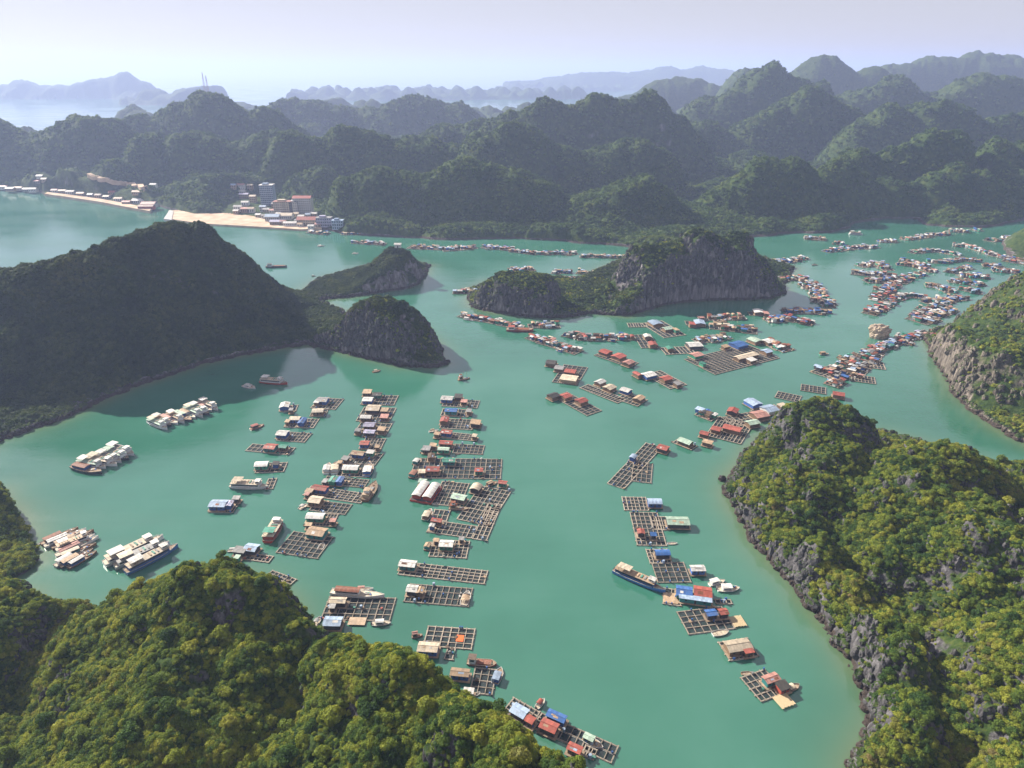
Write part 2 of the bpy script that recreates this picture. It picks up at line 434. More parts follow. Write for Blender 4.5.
# G: near hill, left
shG = G((345,680),(322,655),(300,630),(285,600),(262,583),(235,578),(205,584)) + G((170,584),(148,594),(122,604),(100,615),(80,625),(62,621),(45,606),(28,594),(0,588),(-60,592)) + [(-300,200),(-330,90),(-150,20),(26,20),(26,60),(24,100),(26,125),(12,148),(-10,165),(-40,178)]
pkG = crest([(-30,575,235,30),(0,574,230,30),(28,580,222,22),(45,592,216,16),(60,608,205,22),(80,613,200,26),(100,602,196,28),(122,591,194,28),(148,580,192,28),(175,569,190,28),(203,563,190,27),(232,562,190,26),(255,567,188,24),(275,578,184,22),(293,597,178,18),(306,618,172,16),(330,633,165,18),(360,638,158,22),(388,643,150,24),(412,654,144,24),(442,672,136,22),(472,693,128,20),(502,714,121,18),(532,737,114,16),(562,755,108,15),(592,772,103,14)], 5.0)
island('near_left_hill', 'sunlit wooded hill across the near left corner', shG, pkG, .75, M_NEAR, cliff=8, seed=88, rough=6.5, nz=.10, relief=4.5, bluff=24, slope=.0034, crown=1.8)
# H: dark slope at the left edge
shH = G((-60,500),(0,492),(22,520),(34,545),(38,562),(20,575),(-80,600)) + [(-420,250)]
pkH = crest([(-40,470,300,40),(-5,500,285,22),(10,515,276,16),(20,530,268,12),(27,548,258,9)])
island('edge_slope_hill', 'dark wooded slope at the left edge above the moored boats', shH, pkH, 1.0, M_NEAR, cliff=6, seed=99)

# far ranges: one land with many karst cones; finer towards the viewer
def far_land():
    na, nd = 1250, 760
    az = np.linspace(math.radians(-47), math.radians(47), na)
    D = np.exp(np.linspace(math.log(860), math.log(9800), nd))
    A, DD = np.meshgrid(az, D)
    X = DD * np.sin(A); Y = DD * np.cos(A)
    front = G((-120,186),(0,191),(45,194),(100,203),(150,211),(158,206),(178,210),(200,214),(235,214),(262,226),(300,230),(322,232),(350,236),(400,238),(450,240),(500,239),(540,240),(570,244),(620,248),(655,250),(690,247),(730,238),(775,233),(812,231),(848,228),(868,222),(890,219),(912,220),(925,226),(960,229),(1000,223),(1030,214),(1150,200))
    poly = front + [(4200,1500),(6500,5200),(3000,7000),(1400,4300),(900,3600),(300,3300),(-600,3600),(-1500,4100),(-1500,2700),(-1350,2150),(-1480,1850),(-2600,1750),(-3500,1200)]
    d = sdist(X, Y, poly)
    far_isl = [ [(-4900,5700),(-4100,5950),(-3400,6100),(-3050,5900),(-2900,5600),(-2950,6400),(-4000,6800),(-5200,6600)],
                [(-2650,5000),(-2300,4900),(-2000,5300),(-2300,5600),(-2600,5500)],
                [(-1700,5600),(0,5900),(700,6100),(500,6800),(-900,6900),(-1900,6400)],
                [(-200,8200),(1500,8300),(3500,8600),(3500,9700),(0,9700)] ]
    for q in far_isl:
        d = np.maximum(d, sdist(X, Y, q))
    d = d + (fbm(X / 90, Y / 90, 3, 4) - .5) * 60
    P = []
    def row(Y_, r, *pts):
        for (px, py) in pts:
            v = at_dist(px, py, Y_); P.append((v.x, v.y, max(v.z - 6, 5), r))
    # front row, standing in the water
    row(1060, 40, (338,166),(352,178))
    row(1230, 45, (318,158),(300,165))
    row(1075, 62, (370,160),(396,156),(345,185),(420,168))
    row(1080, 66, (440,165),(465,152),(488,142),(508,148),(530,158),(425,180))
    row(1040, 46, (575,200),(595,184),(618,172),(642,165),(655,178),(668,196),(682,212))
    row(1100, 48, (722,185),(748,168),(766,152),(785,145),(800,160),(735,178),(700,200),(710,222))
    row(1130, 44, (846,148),(862,160),(872,178),(830,160),(818,176))
    row(1120, 40, (882,170),(896,163),(908,176),(925,170),(942,155),(962,150),(985,160),(1000,168),(925,190),(980,175))
    row(1200, 52, (900,128),(930,122),(880,138),(958,126),(1010,124),(1035,120),(860,140))
    row(1150, 60, (1030,150),(1060,140))
    row(1500, 95, (-60,112),(-15,111),(25,111),(60,111),(92,113),(108,124),(70,128),(10,130))
    row(1330, 55, (110,152),(60,165),(20,160),(0,165))
    row(1700, 90, (125,112),(148,102),(172,98),(188,95),(206,88),(225,91),(245,99),(262,104),(278,112))
    row(1400, 70, (150,130),(185,126),(215,120),(245,118),(270,122),(232,140),(165,155),(180,160),(202,168))
    row(1180, 46, (200,180),(185,186),(215,182),(238,170),(262,162),(180,195))
    row(1330, 62, (285,125),(302,120),(318,128),(345,118),(375,114),(400,118),(425,125),(445,134))
    row(2300, 110, (285,92),(310,92),(335,100),(360,104),(400,88),(425,92),(380,98),(455,96))
    row(1650, 65, (447,104),(438,116),(460,112),(478,110),(470,104))
    row(1550, 62, (490,106),(515,96),(540,92),(552,98),(570,96),(585,88),(620,92),(645,90),(660,94),(678,106),(690,120),(600,92),(632,88))
    row(1300, 60, (480,120),(510,118),(540,116),(566,122),(590,128),(610,120),(635,130),(655,145),(520,135))
    row(3400, 150, (690,72),(715,70),(740,72),(650,80),(665,76),(625,80))
    row(2100, 100, (700,92),(725,86),(745,94),(790,72),(815,70),(770,85),(735,75),(760,60),(775,62))
    row(3000, 170, (800,60),(820,55),(845,56),(868,60),(755,62))
    row(1750, 80, (700,118),(728,122),(755,112),(782,98),(800,84),(818,78),(830,90),(845,100),(870,96))
    row(3600, 220, (890,62),(912,54),(930,56),(955,56),(985,50),(1005,50),(1030,56),(1070,52))
    row(2200, 120, (880,76),(900,70),(925,78),(950,72),(975,66),(1000,72),(1025,70),(1070,66),(850,80))
    row(1600, 85, (870,108),(900,96),(930,92),(960,92),(985,98),(1015,92),(1050,90),(905,110))
    row(5200, 330, (258,78),(285,82),(300,80),(345,78),(360,74),(375,82),(400,74),(424,69),(445,74),(466,70),(480,78),(500,82),(215,84),(240,86),(325,82))
    row(6200, 165, (-30,88),(5,84),(22,79),(40,84),(60,84),(82,80),(95,76),(108,77),(124,72),(138,78),(150,84))
    row(5250, 90, (148,88),(158,88),(180,88))
    row(9000, 420, (480,78),(500,82),(520,80),(560,76),(585,72),(605,71),(618,72),(640,72),(665,66),(690,68),(710,66),(730,70))
    h = peaks_height(X, Y, P, 10.0, .95, 1.55)
    h = h * .97
    wx = X + 30 * (fbm(X/90, Y/90, 911, 2) - .5); wy = Y + 30 * (fbm(X/90+5, Y/90, 912, 2) - .5)
    wa, ra = worley(wx / 125, wy / 150, 901); wb, rb = worley(wx / 260, wy / 340, 905)
    far_ = np.clip((DD - 1700) / 1200, 0, 1)
    ca = (.55 + .5 * ra) * (1 - .0 * wa) ; carve = np.exp(-(wa / .52) ** 2.6) * (1 - far_) + np.exp(-(wb / .52) ** 2.6) * far_
    mq = at_dist(205, 88, 1700)
    carve = np.maximum(carve, np.exp(-((X - mq.x) ** 2 + (Y - 1700) ** 2) / 110 ** 2))
    vf = np.clip((DD - 3600) / 900, 0, 1)
    h = h * ((.68 + .30 * carve) * (1 - vf) + (.90 + .12 * carve) * vf)
    # karst cones everywhere, lower than the surveyed ones
    base = 26 + 34 * np.clip((DD - 1400) / 1800, 0, 1)
    for (cs, sd, amp) in ((165, 301, 1.0), (95, 401, .55)):
        wx = X + 50 * (fbm(X/120, Y/120, sd+7, 2) - .5); wy = Y + 50 * (fbm(X/120+9, Y/120, sd+8, 2) - .5)
        wd, wr = worley(wx / cs, wy / cs, sd)
        cone = base * amp * (.35 + 1.1 * wr) * np.exp(-(wd / .46) ** 2.2) + base * .12
        h = (h ** 9 + cone ** 9) ** (1 / 9)
    inner = 1 - np.exp(-np.clip(d, 0, None) / 16 * 1.3)
    h = h * inner * (1 + .20 * (fbm(X / 75, Y / 75, 61, 5) - .5)) + np.where(d < 0, d * .4, 0)
    # gullies and tree crowns
    wd, wr = worley(X / 42, Y / 42, 75); h += 9.0 * (.6 - wd) * (.3 + wr) * np.clip(h / 40, 0, 1)
    wd, wr = worley(X / 24, Y / 24, 71); h += 6.0 * (.6 - wd) * (.4 + wr) * np.clip(h / 30, 0, 1)
    fade = np.clip((3200 - DD) / 1500, 0.0, 1)
    wd, wr = worley(X / 9, Y / 9, 81); h += 4.6 * (.6 - wd) * (.3 + wr) * np.clip(h / 8, 0, 1) * fade
    # level ground behind the beach and for the town
    flat = np.clip(1 - np.abs(sdist(X, Y, G((20,196),(60,199),(150,215),(160,204),(232,215),(245,178),(262,180),(322,205),(330,234),(262,228),(235,214),(152,212),(60,197))) < 0), 0, 1)
    town = G((222,216),(234,203),(262,200),(316,214),(324,236),(262,230))
    tm = np.clip(sdist(X, Y, town) / 40 + .95, 0, 1); tm = tm * tm * (3 - 2 * tm)
    h = h * (1 - tm) + np.minimum(h, 3 + .05 * np.clip(d, 0, 300)) * tm
    beach = G((40,193),(45,197),(100,207),(150,214),(152,206),(110,199),(60,192))
    tm = np.clip(sdist(X, Y, beach) / 8 + .3, 0, 1) * (d > 0)
    h = h * (1 - tm) + np.minimum(h, 3.0) * tm
    Z = np.maximum(h - .2, -4)
    keep = d > -25
    idx = np.arange(na * nd).reshape(nd, na)
    kq = keep[:-1, :-1] & keep[1:, :-1] & keep[:-1, 1:] & keep[1:, 1:]
    f = np.stack([idx[:-1, :-1][kq], idx[:-1, 1:][kq], idx[1:, 1:][kq], idx[1:, :-1][kq]], 1)
    V = np.stack([X.ravel(), Y.ravel(), Z.ravel()], 1)
    used = np.unique(f); rm = np.full(na * nd, -1); rm[used] = np.arange(len(used))
    me = np_mesh('far_hills', V[used], rm[f], [M_FAR], True)
    o = link(bpy.data.objects.new('far_hills', me)); o['kind'] = 'structure'
    o['label'] = 'hazy ranges of wooded karst hills behind the bay'
    return dict(X=X, Y=Y, Z=Z, D=d)
FAR = far_land()

# water: one sheet to the horizon, finer in the bay where it carries the depth near the shores
gx = np.linspace(-520, 700, 350); gy = np.linspace(40, 1120, 310)
XX, YY = np.meshgrid(gx, gy)
dsh = np.full(XX.shape, -999.0)
for q in (shA, shB, shC, shD1, shD2, shE, shF, shG, shH): dsh = np.maximum(dsh, sdist(XX, YY, q))
wob = 5 * (fbm(XX / 18, YY / 18, 700, 4) - .5)
shal = np.exp(-np.clip(-dsh + wob - 1.5, 0, None) / 7.0)
nx_, ny_ = len(gx), len(gy); R_ = 42000.0
V = np.stack([XX.ravel(), YY.ravel(), np.zeros(XX.size)], 1)
idx = np.arange(nx_ * ny_).reshape(ny_, nx_)
f = np.stack([idx[:-1, :-1].ravel(), idx[:-1, 1:].ravel(), idx[1:, 1:].ravel(), idx[1:, :-1].ravel()], 1)
b0 = len(V); x0, x1, y0, y1 = gx[0], gx[-1], gy[0], gy[-1]
outer = np.array([(-R_,-R_,0),(x0,-R_,0),(x1,-R_,0),(R_,-R_,0),(-R_,y0,0),(x0,y0,0),(x1,y0,0),(R_,y0,0),(-R_,y1,0),(x0,y1,0),(x1,y1,0),(R_,y1,0),(-R_,R_,0),(x0,R_,0),(x1,R_,0),(R_,R_,0)])
of = np.array([(r*4+c, r*4+c+1, r*4+c+5, r*4+c+4) for r in range(3) for c in range(3) if not (r == 1 and c == 1)]) + b0
me = np_mesh('water', np.concatenate([V, outer]), np.concatenate([f, of]), [mat_water()], False)
at = me.attributes.new('shallow', 'FLOAT', 'POINT'); at.data.foreach_set('value', np.concatenate([shal.ravel(), np.zeros(16)]).astype(np.float32))
water = link(bpy.data.objects.new('water', me)); water['kind'] = 'structure'
# ---------------------------------------------------------------- forest
M_LEAF = mat_foliage('leaves', STOPS, 1.5)
M_LEAF_SHADED = mat_foliage('leaves_shaded', STOPS_FAR, 1.05, .25)  # darker green copy of the leaves; headland and islet shade painted into colour
M_LEAF_FAR = mat_foliage('leaves_far', STOPS_FAR, 1.75, .08)
def ico(sub):
    t = (1 + 5 ** .5) / 2
    v = [(-1,t,0),(1,t,0),(-1,-t,0),(1,-t,0),(0,-1,t),(0,1,t),(0,-1,-t),(0,1,-t),(t,0,-1),(t,0,1),(-t,0,-1),(-t,0,1)]
    v = [tuple(np.array(p) / np.linalg.norm(p)) for p in v]
    f = [(0,11,5),(0,5,1),(0,1,7),(0,7,10),(0,10,11),(1,5,9),(5,11,4),(11,10,2),(10,7,6),(7,1,8),(3,9,4),(3,4,2),(3,2,6),(3,6,8),(3,8,9),(4,9,5),(2,4,11),(6,2,10),(8,6,7),(9,8,1)]
    for _ in range(sub):
        mid = {}; nf = []
        def m(a, b):
            k = (min(a, b), max(a, b))
            if k not in mid:
                p = np.array(v[a]) + np.array(v[b]); v.append(tuple(p / np.linalg.norm(p))); mid[k] = len(v) - 1
            return mid[k]
        for a, b, c in f:
            ab, bc, ca = m(a, b), m(b, c), m(c, a); nf += [(a, ab, ca), (b, bc, ab), (c, ca, bc), (ab, bc, ca)]
        f = nf
    return np.array(v), np.array(f)

def crown_mesh(name, rng, lobes, leaves, ls, sub, mat, flat=.8, core=.76):
    """a crown of leaf clumps: lobes carrying many small leaf faces over a darker inner mass"""
    C_ = []; 
    for k in range(lobes):
        a = rng.uniform(0, 6.283); r = rng.uniform(.15, .62) * (k > 0)
        C_.append((r * math.cos(a), r * math.sin(a), rng.uniform(.25, .75) * flat + (.25 if k == 0 else 0), rng.uniform(.34, .55)))
    V = []; Fc = []; n0 = 0
    bv, bf = ico(sub)
    for (cx, cy, cz, r) in C_:
        w = 1 + .22 * (rng.random(len(bv)) - .5)
        vv = bv * (r * core) * w[:, None] + np.array([cx, cy, cz])
        V.append(vv); Fc.append(bf + n0); n0 += len(vv)
    tri = np.concatenate(Fc)
    nl = leaves
    li = rng.integers(0, len(C_), nl); CA = np.array(C_)[li]
    d = rng.normal(size=(nl, 3)); d[:, 2] = np.abs(d[:, 2]) * 1.0 - .25 * rng.random(nl); d /= np.linalg.norm(d, axis=1)[:, None]
    p = CA[:, :3] + d * (CA[:, 3] * rng.uniform(.80, 1.2, nl))[:, None]
    nn = d + .55 * rng.normal(size=(nl, 3)); nn /= np.linalg.norm(nn, axis=1)[:, None]
    u = np.cross(nn, rng.normal(size=(nl, 3))); u /= np.linalg.norm(u, axis=1)[:, None]; w = np.cross(nn, u)
    sz = ls * rng.uniform(.6, 1.4, nl)[:, None]
    a = p - u * sz - w * sz * .6; b = p + u * sz - w * sz * .6; c = p + w * sz * .9
    lv = np.stack([a, b, c], 1).reshape(-1, 3); lf = np.arange(nl * 3).reshape(-1, 3) + n0
    V.append(lv)
    return np_mesh(name, np.concatenate(V), np.concatenate([tri, lf]), [mat], False)

RNG = np.random.default_rng(5)
PROTO = {}
for kind, n, args in (('near', 9, (7, 1250, .085, 1, M_LEAF)), ('mid', 6, (5, 130, .17, 1, M_LEAF)), ('shade', 6, (5, 130, .17, 1, M_LEAF_SHADED)), ('far', 5, (4, 36, .30, 0, M_LEAF_FAR))):
    c = bpy.data.collections.new('crowns_' + kind)
    for i in range(n):
        c.objects.link(bpy.data.objects.new('crown_' + kind, crown_mesh('crown_' + kind, RNG, *args)))
    PROTO[kind] = c

def forest(name, label, P, S, kind, squash=(.75, 1.1)):
    """P: points (n,3), S: radii; crowns instanced on the points"""
    n = len(P)
    me = bpy.data.meshes.new(name); me.vertices.add(n); me.vertices.foreach_set('co', np.asarray(P, np.float32).ravel())
    at = me.attributes.new('scl', 'FLOAT_VECTOR', 'POINT')
    sq = RNG.uniform(*squash, n)
    at.data.foreach_set('vector', np.stack([S, S * RNG.uniform(.85, 1.15, n), S * sq], 1).astype(np.float32).ravel())
    at = me.attributes.new('rot', 'FLOAT_VECTOR', 'POINT')
    at.data.foreach_set('vector', np.stack([RNG.uniform(-.25, .25, n), RNG.uniform(-.25, .25, n), RNG.uniform(0, 6.28, n)], 1).astype(np.float32).ravel())
    o = link(bpy.data.objects.new(name, me)); tag(o, label, None, None, 'stuff')
    ng = bpy.data.node_groups.new(name, 'GeometryNodeTree')
    ng.interface.new_socket('Geometry', in_out='INPUT', socket_type='NodeSocketGeometry')
    ng.interface.new_socket('Geometry', in_out='OUTPUT', socket_type='NodeSocketGeometry')
    N = ng.nodes; L = ng.links
    gi = N.new('NodeGroupInput'); go = N.new('NodeGroupOutput')
    ci = N.new('GeometryNodeCollectionInfo'); ci.inputs['Collection'].default_value = PROTO[kind]; ci.inputs['Separate Children'].default_value = True; ci.inputs['Reset Children'].default_value = True
    ip = N.new('GeometryNodeInstanceOnPoints'); ip.inputs['Pick Instance'].default_value = True
    rv = N.new('FunctionNodeRandomValue'); rv.data_type = 'INT'
    rv.inputs[4].default_value = 0; rv.inputs[5].default_value = len(PROTO[kind].objects) - 1
    def attr(nm):
        a = N.new('GeometryNodeInputNamedAttribute'); a.data_type = 'FLOAT_VECTOR'; a.inputs['Name'].default_value = nm; return a.outputs['Attribute']
    L.new(gi.outputs[0], ip.inputs['Points']); L.new(ci.outputs[0], ip.inputs['Instance']); L.new(rv.outputs[2], ip.inputs['Instance Index'])
    L.new(attr('rot'), ip.inputs['Rotation']); L.new(attr('scl'), ip.inputs['Scale']); L.new(ip.outputs[0], go.inputs[0])
    md = o.modifiers.new('scatter', 'NODES'); md.node_group = ng
    return o

def sample(T, count, smax, smin=0.0, nmax=9, dmin=1.5, hole=.0, seed=0, zmin=1.2, weight=None, maxY=None):
    """random ground points of a landmass with slope below smax"""
    X, Y, Z, D = T['X'], T['Y'], T['Z'], T['D']
    ny, nx = X.shape
    i = RNG.uniform(1, ny - 2.01, count); j = RNG.uniform(1, nx - 2.01, count)
    if weight is not None: i = 1 + (ny - 3.01) * RNG.random(count) ** weight
    ii = i.astype(int); jj = j.astype(int); fi = i - ii; fj = j - jj
    def bl(A): return (A[ii, jj] * (1-fi) * (1-fj) + A[ii+1, jj] * fi * (1-fj) + A[ii, jj+1] * (1-fi) * fj + A[ii+1, jj+1] * fi * fj)
    x, y, z, d = bl(X), bl(Y), bl(Z), bl(D)
    k = 1
    dx = np.hypot(X[ii, jj+1] - X[ii, jj], Y[ii, jj+1] - Y[ii, jj]); dy = np.hypot(X[ii+1, jj] - X[ii, jj], Y[ii+1, jj] - Y[ii, jj])
    sl = np.hypot((Z[ii, jj+1] - Z[ii, jj]) / dx, (Z[ii+1, jj] - Z[ii, jj]) / dy)
    nz = fbm(x / 16, y / 16, seed + 300, 3)
    ok = (sl >= smin) & (nz < nmax) & (d > dmin) & (z > zmin) & (sl < smax * (.45 + 1.1 * nz)) & (nz > hole)
    return np.stack([x, y, z], 1)[ok]

def keep_view(P, m=60):
    """drop what stands far outside the picture"""
    dx = P[:, 0]; f = P[:, 1] * CP - (P[:, 2] - CAMZ) * SP
    u = P[:, 1] * SP + (P[:, 2] - CAMZ) * CP
    f = np.maximum(f, 1)
    px = 512 + F * dx / f; py = 384 - F * u / f
    return P[(px > -m * 3) & (px < W + m * 3) & (py < H + m * 3)]

def grow(key, name, label, count, kind, rad, smax=1.6, **kw):
    P = keep_view(sample(LAND[key], count, smax, **kw))
    n = len(P)
    S = rad[0] + (rad[1] - rad[0]) * RNG.random(n) ** 1.4 * (1 + .35 * (RNG.random(n) > .9))
    P[:, 2] -= .35 * S
    return forest(name, label, P, S, kind)

grow('near_left_hill88', 'hill_forest', 'dense sunlit tree canopy over the near left hill', 88000, 'near', (.85, 2.2), 2.6, dmin=3, hole=.30, seed=1)
grow('near_left_hill88', 'undergrowth', 'low bushes between the trees of the near left hill', 40000, 'near', (.7, 1.3), 4.0, dmin=1.5, seed=2)
grow('near_right_hill77', 'hill_forest', 'sunlit scrub and trees over the near right hill', 80000, 'near', (.95, 2.4), 1.9, dmin=2.0, hole=.38, seed=3)
grow('near_right_hill77', 'undergrowth', 'low bushes between the rocks of the near right hill', 60000, 'near', (.6, 1.2), 3.2, dmin=1.0, hole=.33, seed=4)
grow('edge_slope_hill99', 'hill_forest', 'dark trees over the slope at the left edge', 14000, 'near', (1.3, 3.0), 3.5, dmin=1, seed=5)
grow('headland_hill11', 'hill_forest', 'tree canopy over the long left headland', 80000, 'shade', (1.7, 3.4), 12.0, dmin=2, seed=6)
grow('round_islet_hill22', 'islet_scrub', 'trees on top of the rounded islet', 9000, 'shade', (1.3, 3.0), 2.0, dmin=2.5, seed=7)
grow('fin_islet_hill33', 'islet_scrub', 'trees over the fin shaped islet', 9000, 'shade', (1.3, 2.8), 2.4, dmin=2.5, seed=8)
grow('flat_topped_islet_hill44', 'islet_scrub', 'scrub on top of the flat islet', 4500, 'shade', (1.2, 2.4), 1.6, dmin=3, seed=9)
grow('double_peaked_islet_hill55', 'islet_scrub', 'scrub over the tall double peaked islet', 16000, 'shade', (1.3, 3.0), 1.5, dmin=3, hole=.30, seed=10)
grow('cliff_island_hill66', 'islet_scrub', 'scrub over the brown cliff island at the right edge', 30000, 'mid', (1.2, 2.6), 1.0, dmin=4, hole=.42, seed=11)
# boulders along the shores
def rock_proto(i):
    v, f = ico(2); v = v.copy(); r = np.random.default_rng(40 + i)
    n = fbm(v[:,0]*1.7+i*9, v[:,1]*1.7+v[:,2]*2.3, 50+i, 3) - .5
    v = v * (1 + 1.1*n)[:, None] * r.uniform(.7, 1.2, 3)
    v = np.sign(v) * np.abs(v) ** .85
    return np_mesh('boulder', v, f, [M_NEAR], False)
c = bpy.data.collections.new('tan_boulders')
for i in range(5):
    me_ = rock_proto(i); me_.materials[0] = M_TAN; c.objects.link(bpy.data.objects.new('tan_boulder', me_))
PROTO['tan'] = c
c = bpy.data.collections.new('boulders')
for i in range(5): c.objects.link(bpy.data.objects.new('boulder', rock_proto(i)))
PROTO['rock'] = c
for key, n, nm, sc in (('near_right_hill77', 300000, 'near right hill', (.4, 1.9)), ('near_left_hill88', 60000, 'near left hill', (.4, 1.6)), ('cliff_island_hill66', 160000, 'brown cliff island', (.5, 2.0)), ('double_peaked_islet_hill55', 60000, 'double peaked islet', (.5, 1.8)),
                       ('round_islet_hill22', 30000, 'rounded islet', (.5, 1.8)), ('headland_hill11', 90000, 'headland', (.5, 1.8)), ('flat_topped_islet_hill44', 20000, 'flat topped islet', (.5, 1.6)), ('fin_islet_hill33', 20000, 'fin shaped islet', (.5, 1.6))):
    P = sample(LAND[key], n, 1e6, dmin=-1.6, hole=.0, zmin=-9)
    T_ = LAND[key]; dd = sdist(P[:, 0], P[:, 1], T_['poly']); P = keep_view(P[(P[:, 2] < 2.2)])
    P = P[RNG.random(len(P)) < min(1, 2600 / max(len(P), 1))]
    if len(P): forest('shore_rocks', 'broken rocks along the waterline of the ' + nm, P, RNG.uniform(sc[0], sc[1], len(P)) ** 1.4, 'tan' if 'brown' in nm else 'rock', (.6, 1.3))
for key, n, nm, mx, sm in (('near_right_hill77', 90000, 'near right hill', 550, 1.9), ('near_left_hill88', 50000, 'near left hill', 700, 2.2), ('cliff_island_hill66', 60000, 'brown cliff island', 900, 1.3), ('double_peaked_islet_hill55', 60000, 'double peaked islet', 1500, 1.8),
                       ('round_islet_hill22', 30000, 'rounded islet', 700, 1.8), ('flat_topped_islet_hill44', 20000, 'flat topped islet', 500, 1.8)):
    P = keep_view(sample(LAND[key], n, 1e6, smin=sm, dmin=.8, zmin=1.0))
    P = P[RNG.random(len(P)) < min(1, mx / max(len(P), 1))]
    S = RNG.uniform(.6, 1.9, len(P)) ** 1.3; P[:, 2] -= .5 * S
    if len(P): forest('crags', 'broken limestone crags on the cliffs of the ' + nm, P, S, 'tan' if 'brown' in nm else 'rock', (1.2, 2.4))
P = keep_view(sample(LAND['near_right_hill77'], 40000, 1e6, dmin=2, zmin=2, seed=3, nmax=.44)); P = P[RNG.random(len(P)) < .045]
S = RNG.uniform(.6, 1.7, len(P)); P[:, 2] -= .3 * S
forest('crags', 'grey limestone outcrops between the bushes of the near right hill', P, S, 'rock', (1.2, 2.6))
# single trees standing above the canopy
def trees(key, n, hill, grp, rad):
    P = keep_view(sample(LAND[key], 9000, 1.1, dmin=8, hole=.42, zmin=14, seed=77), 0)
    P = P[RNG.permutation(len(P))]
    out = []
    for p in P:
        if all((p[0]-q[0])**2 + (p[1]-q[1])**2 > 100 for q in out): out.append(p)
        if len(out) >= n: break
    tm = MB(); tm.cyl(0, 0, -1.5, 3.2, .26, 8, 0, .13)
    for a in (0, 2.1, 4.2): tm.bar((0,0,2.2), (1.1*math.cos(a), 1.1*math.sin(a), 3.9), .14, .14)
    tmesh = tm.mesh('trunk', M_BARK)
    protos = list(PROTO['near'].objects)
    for i, p in enumerate(out):
        r = rad * RNG.uniform(.85, 1.2)
        root = empty('tree', (p[0], p[1], p[2]), RNG.uniform(0, 6.28)); tag(root, f'broad round tree standing above the canopy of the {hill}', 'tree', grp)
        link(bpy.data.objects.new('trunk', tmesh), root)
        cr = link(bpy.data.objects.new('crown', protos[i % len(protos)].data), root); cr.location = (0, 0, 1.6); cr.scale = (r, r, r * .9)
M_BARK = mat_wood('bark', (.06,.045,.03), (.16,.12,.08), 1.5)
trees('near_left_hill88', 45, 'near left hill', 'tall trees on the near left hill', 2.7)
trees('near_right_hill77', 45, 'near right hill', 'tall trees on the near right hill', 2.5)
for key, nm in (('round_islet_hill22', 'rounded islet'), ('flat_topped_islet_hill44', 'flat topped islet'), ('double_peaked_islet_hill55', 'double peaked islet'), ('cliff_island_hill66', 'brown cliff island')):
    grow(key, 'cliff_scrub', 'patches of scrub clinging to the cliffs of the ' + nm, 9000, 'mid', (.9, 2.2), 14, dmin=1.2, hole=.50, seed=int(key[-2:]))
P = sample(FAR, 260000, 5.0, dmin=6, seed=12, zmin=4, weight=1.0)
P = P[P[:, 1] < 3300]; dd = np.hypot(P[:, 0], P[:, 1])
P = P[RNG.random(len(P)) < np.clip((3300 - dd) / 1500, .0, 1)]
dd = np.hypot(P[:, 0], P[:, 1]); S = RNG.uniform(2.2, 5.2, len(P)) * np.clip(dd / 1300, .8, 1.7)
P[:, 2] -= .45 * S
townp = G((218,217),(234,203),(262,200),(316,214),(326,238),(262,232))
bp = G((18,191),(45,200),(152,218),(160,204),(110,197),(60,190))
ok = (sdist(P[:, 0], P[:, 1], townp) < -2) & (sdist(P[:, 0], P[:, 1], bp) < -2)
forest('far_forest', 'wooded slopes of the far karst hills', P[ok], S[ok], 'far')
print('far crowns', ok.sum())
# ---------------------------------------------------------------- floating farms and boats
ROOF = {'red': (.44,.11,.08), 'pink': (.58,.30,.25), 'rust': (.26,.09,.045), 'blue': (.05,.16,.45), 'paleblue': (.42,.55,.74), 'white': (.78,.77,.74), 'cream': (.68,.58,.44),
        'grey': (.34,.34,.34), 'green': (.06,.30,.22), 'palegreen': (.48,.64,.52), 'tan': (.52,.37,.24), 'lilac': (.52,.50,.68), 'dark': (.07,.065,.06), 'brown': (.17,.11,.07)}
WALL = {'wood': (.20,.13,.08), 'blue': (.04,.12,.38), 'teal': (.03,.22,.22), 'green': (.04,.28,.17), 'dark': (.06,.055,.06), 'white': (.7,.7,.68), 'red': (.42,.08,.05), 'tan': (.42,.31,.20), 'grey': (.28,.28,.28)}
NAME = {'paleblue': 'pale blue', 'palegreen': 'pale green'}
MR = {k: mat_paint('roof_' + k, v, .55, .45, 9.0) for k, v in ROOF.items()}
MW = {k: mat_paint('wall_' + k, v, .8, .4) for k, v in WALL.items()}
M_PLANK = mat_wood('grey_planks', (.13,.11,.09), (.42,.36,.29), 1.3)
M_DECK = mat_wood('deck_planks', (.14,.10,.07), (.40,.30,.21), .8)
M_NET = mat_net()
M_DRUM = mat_paint('blue_drums', (.04,.12,.34), .5, .3)
M_FOAM = mat_paint('foam_floats', (.55,.54,.50), .8, .6)
M_GLASS = mat_paint('window_glass', (.03,.045,.06), .2, .1)
M_HULLS = {'wood': mat_wood('hull_wood', (.12,.06,.03), (.30,.16,.08), 1.2), 'white': mat_paint('hull_white', (.78,.79,.80), .4, .25), 'blue': mat_paint('hull_blue', (.06,.22,.58), .4, .25),
           'green': mat_paint('hull_green', (.04,.26,.18), .4, .3), 'red': mat_paint('hull_red', (.48,.06,.03), .4, .3), 'dark': mat_paint('hull_dark', (.05,.05,.065), .5, .3)}
M_TARP = mat_paint('orange_tarp', (.75,.16,.04), .7, .2)
M_HAY = mat_wood('split_bamboo', (.34,.26,.14), (.62,.50,.32), 3.0)

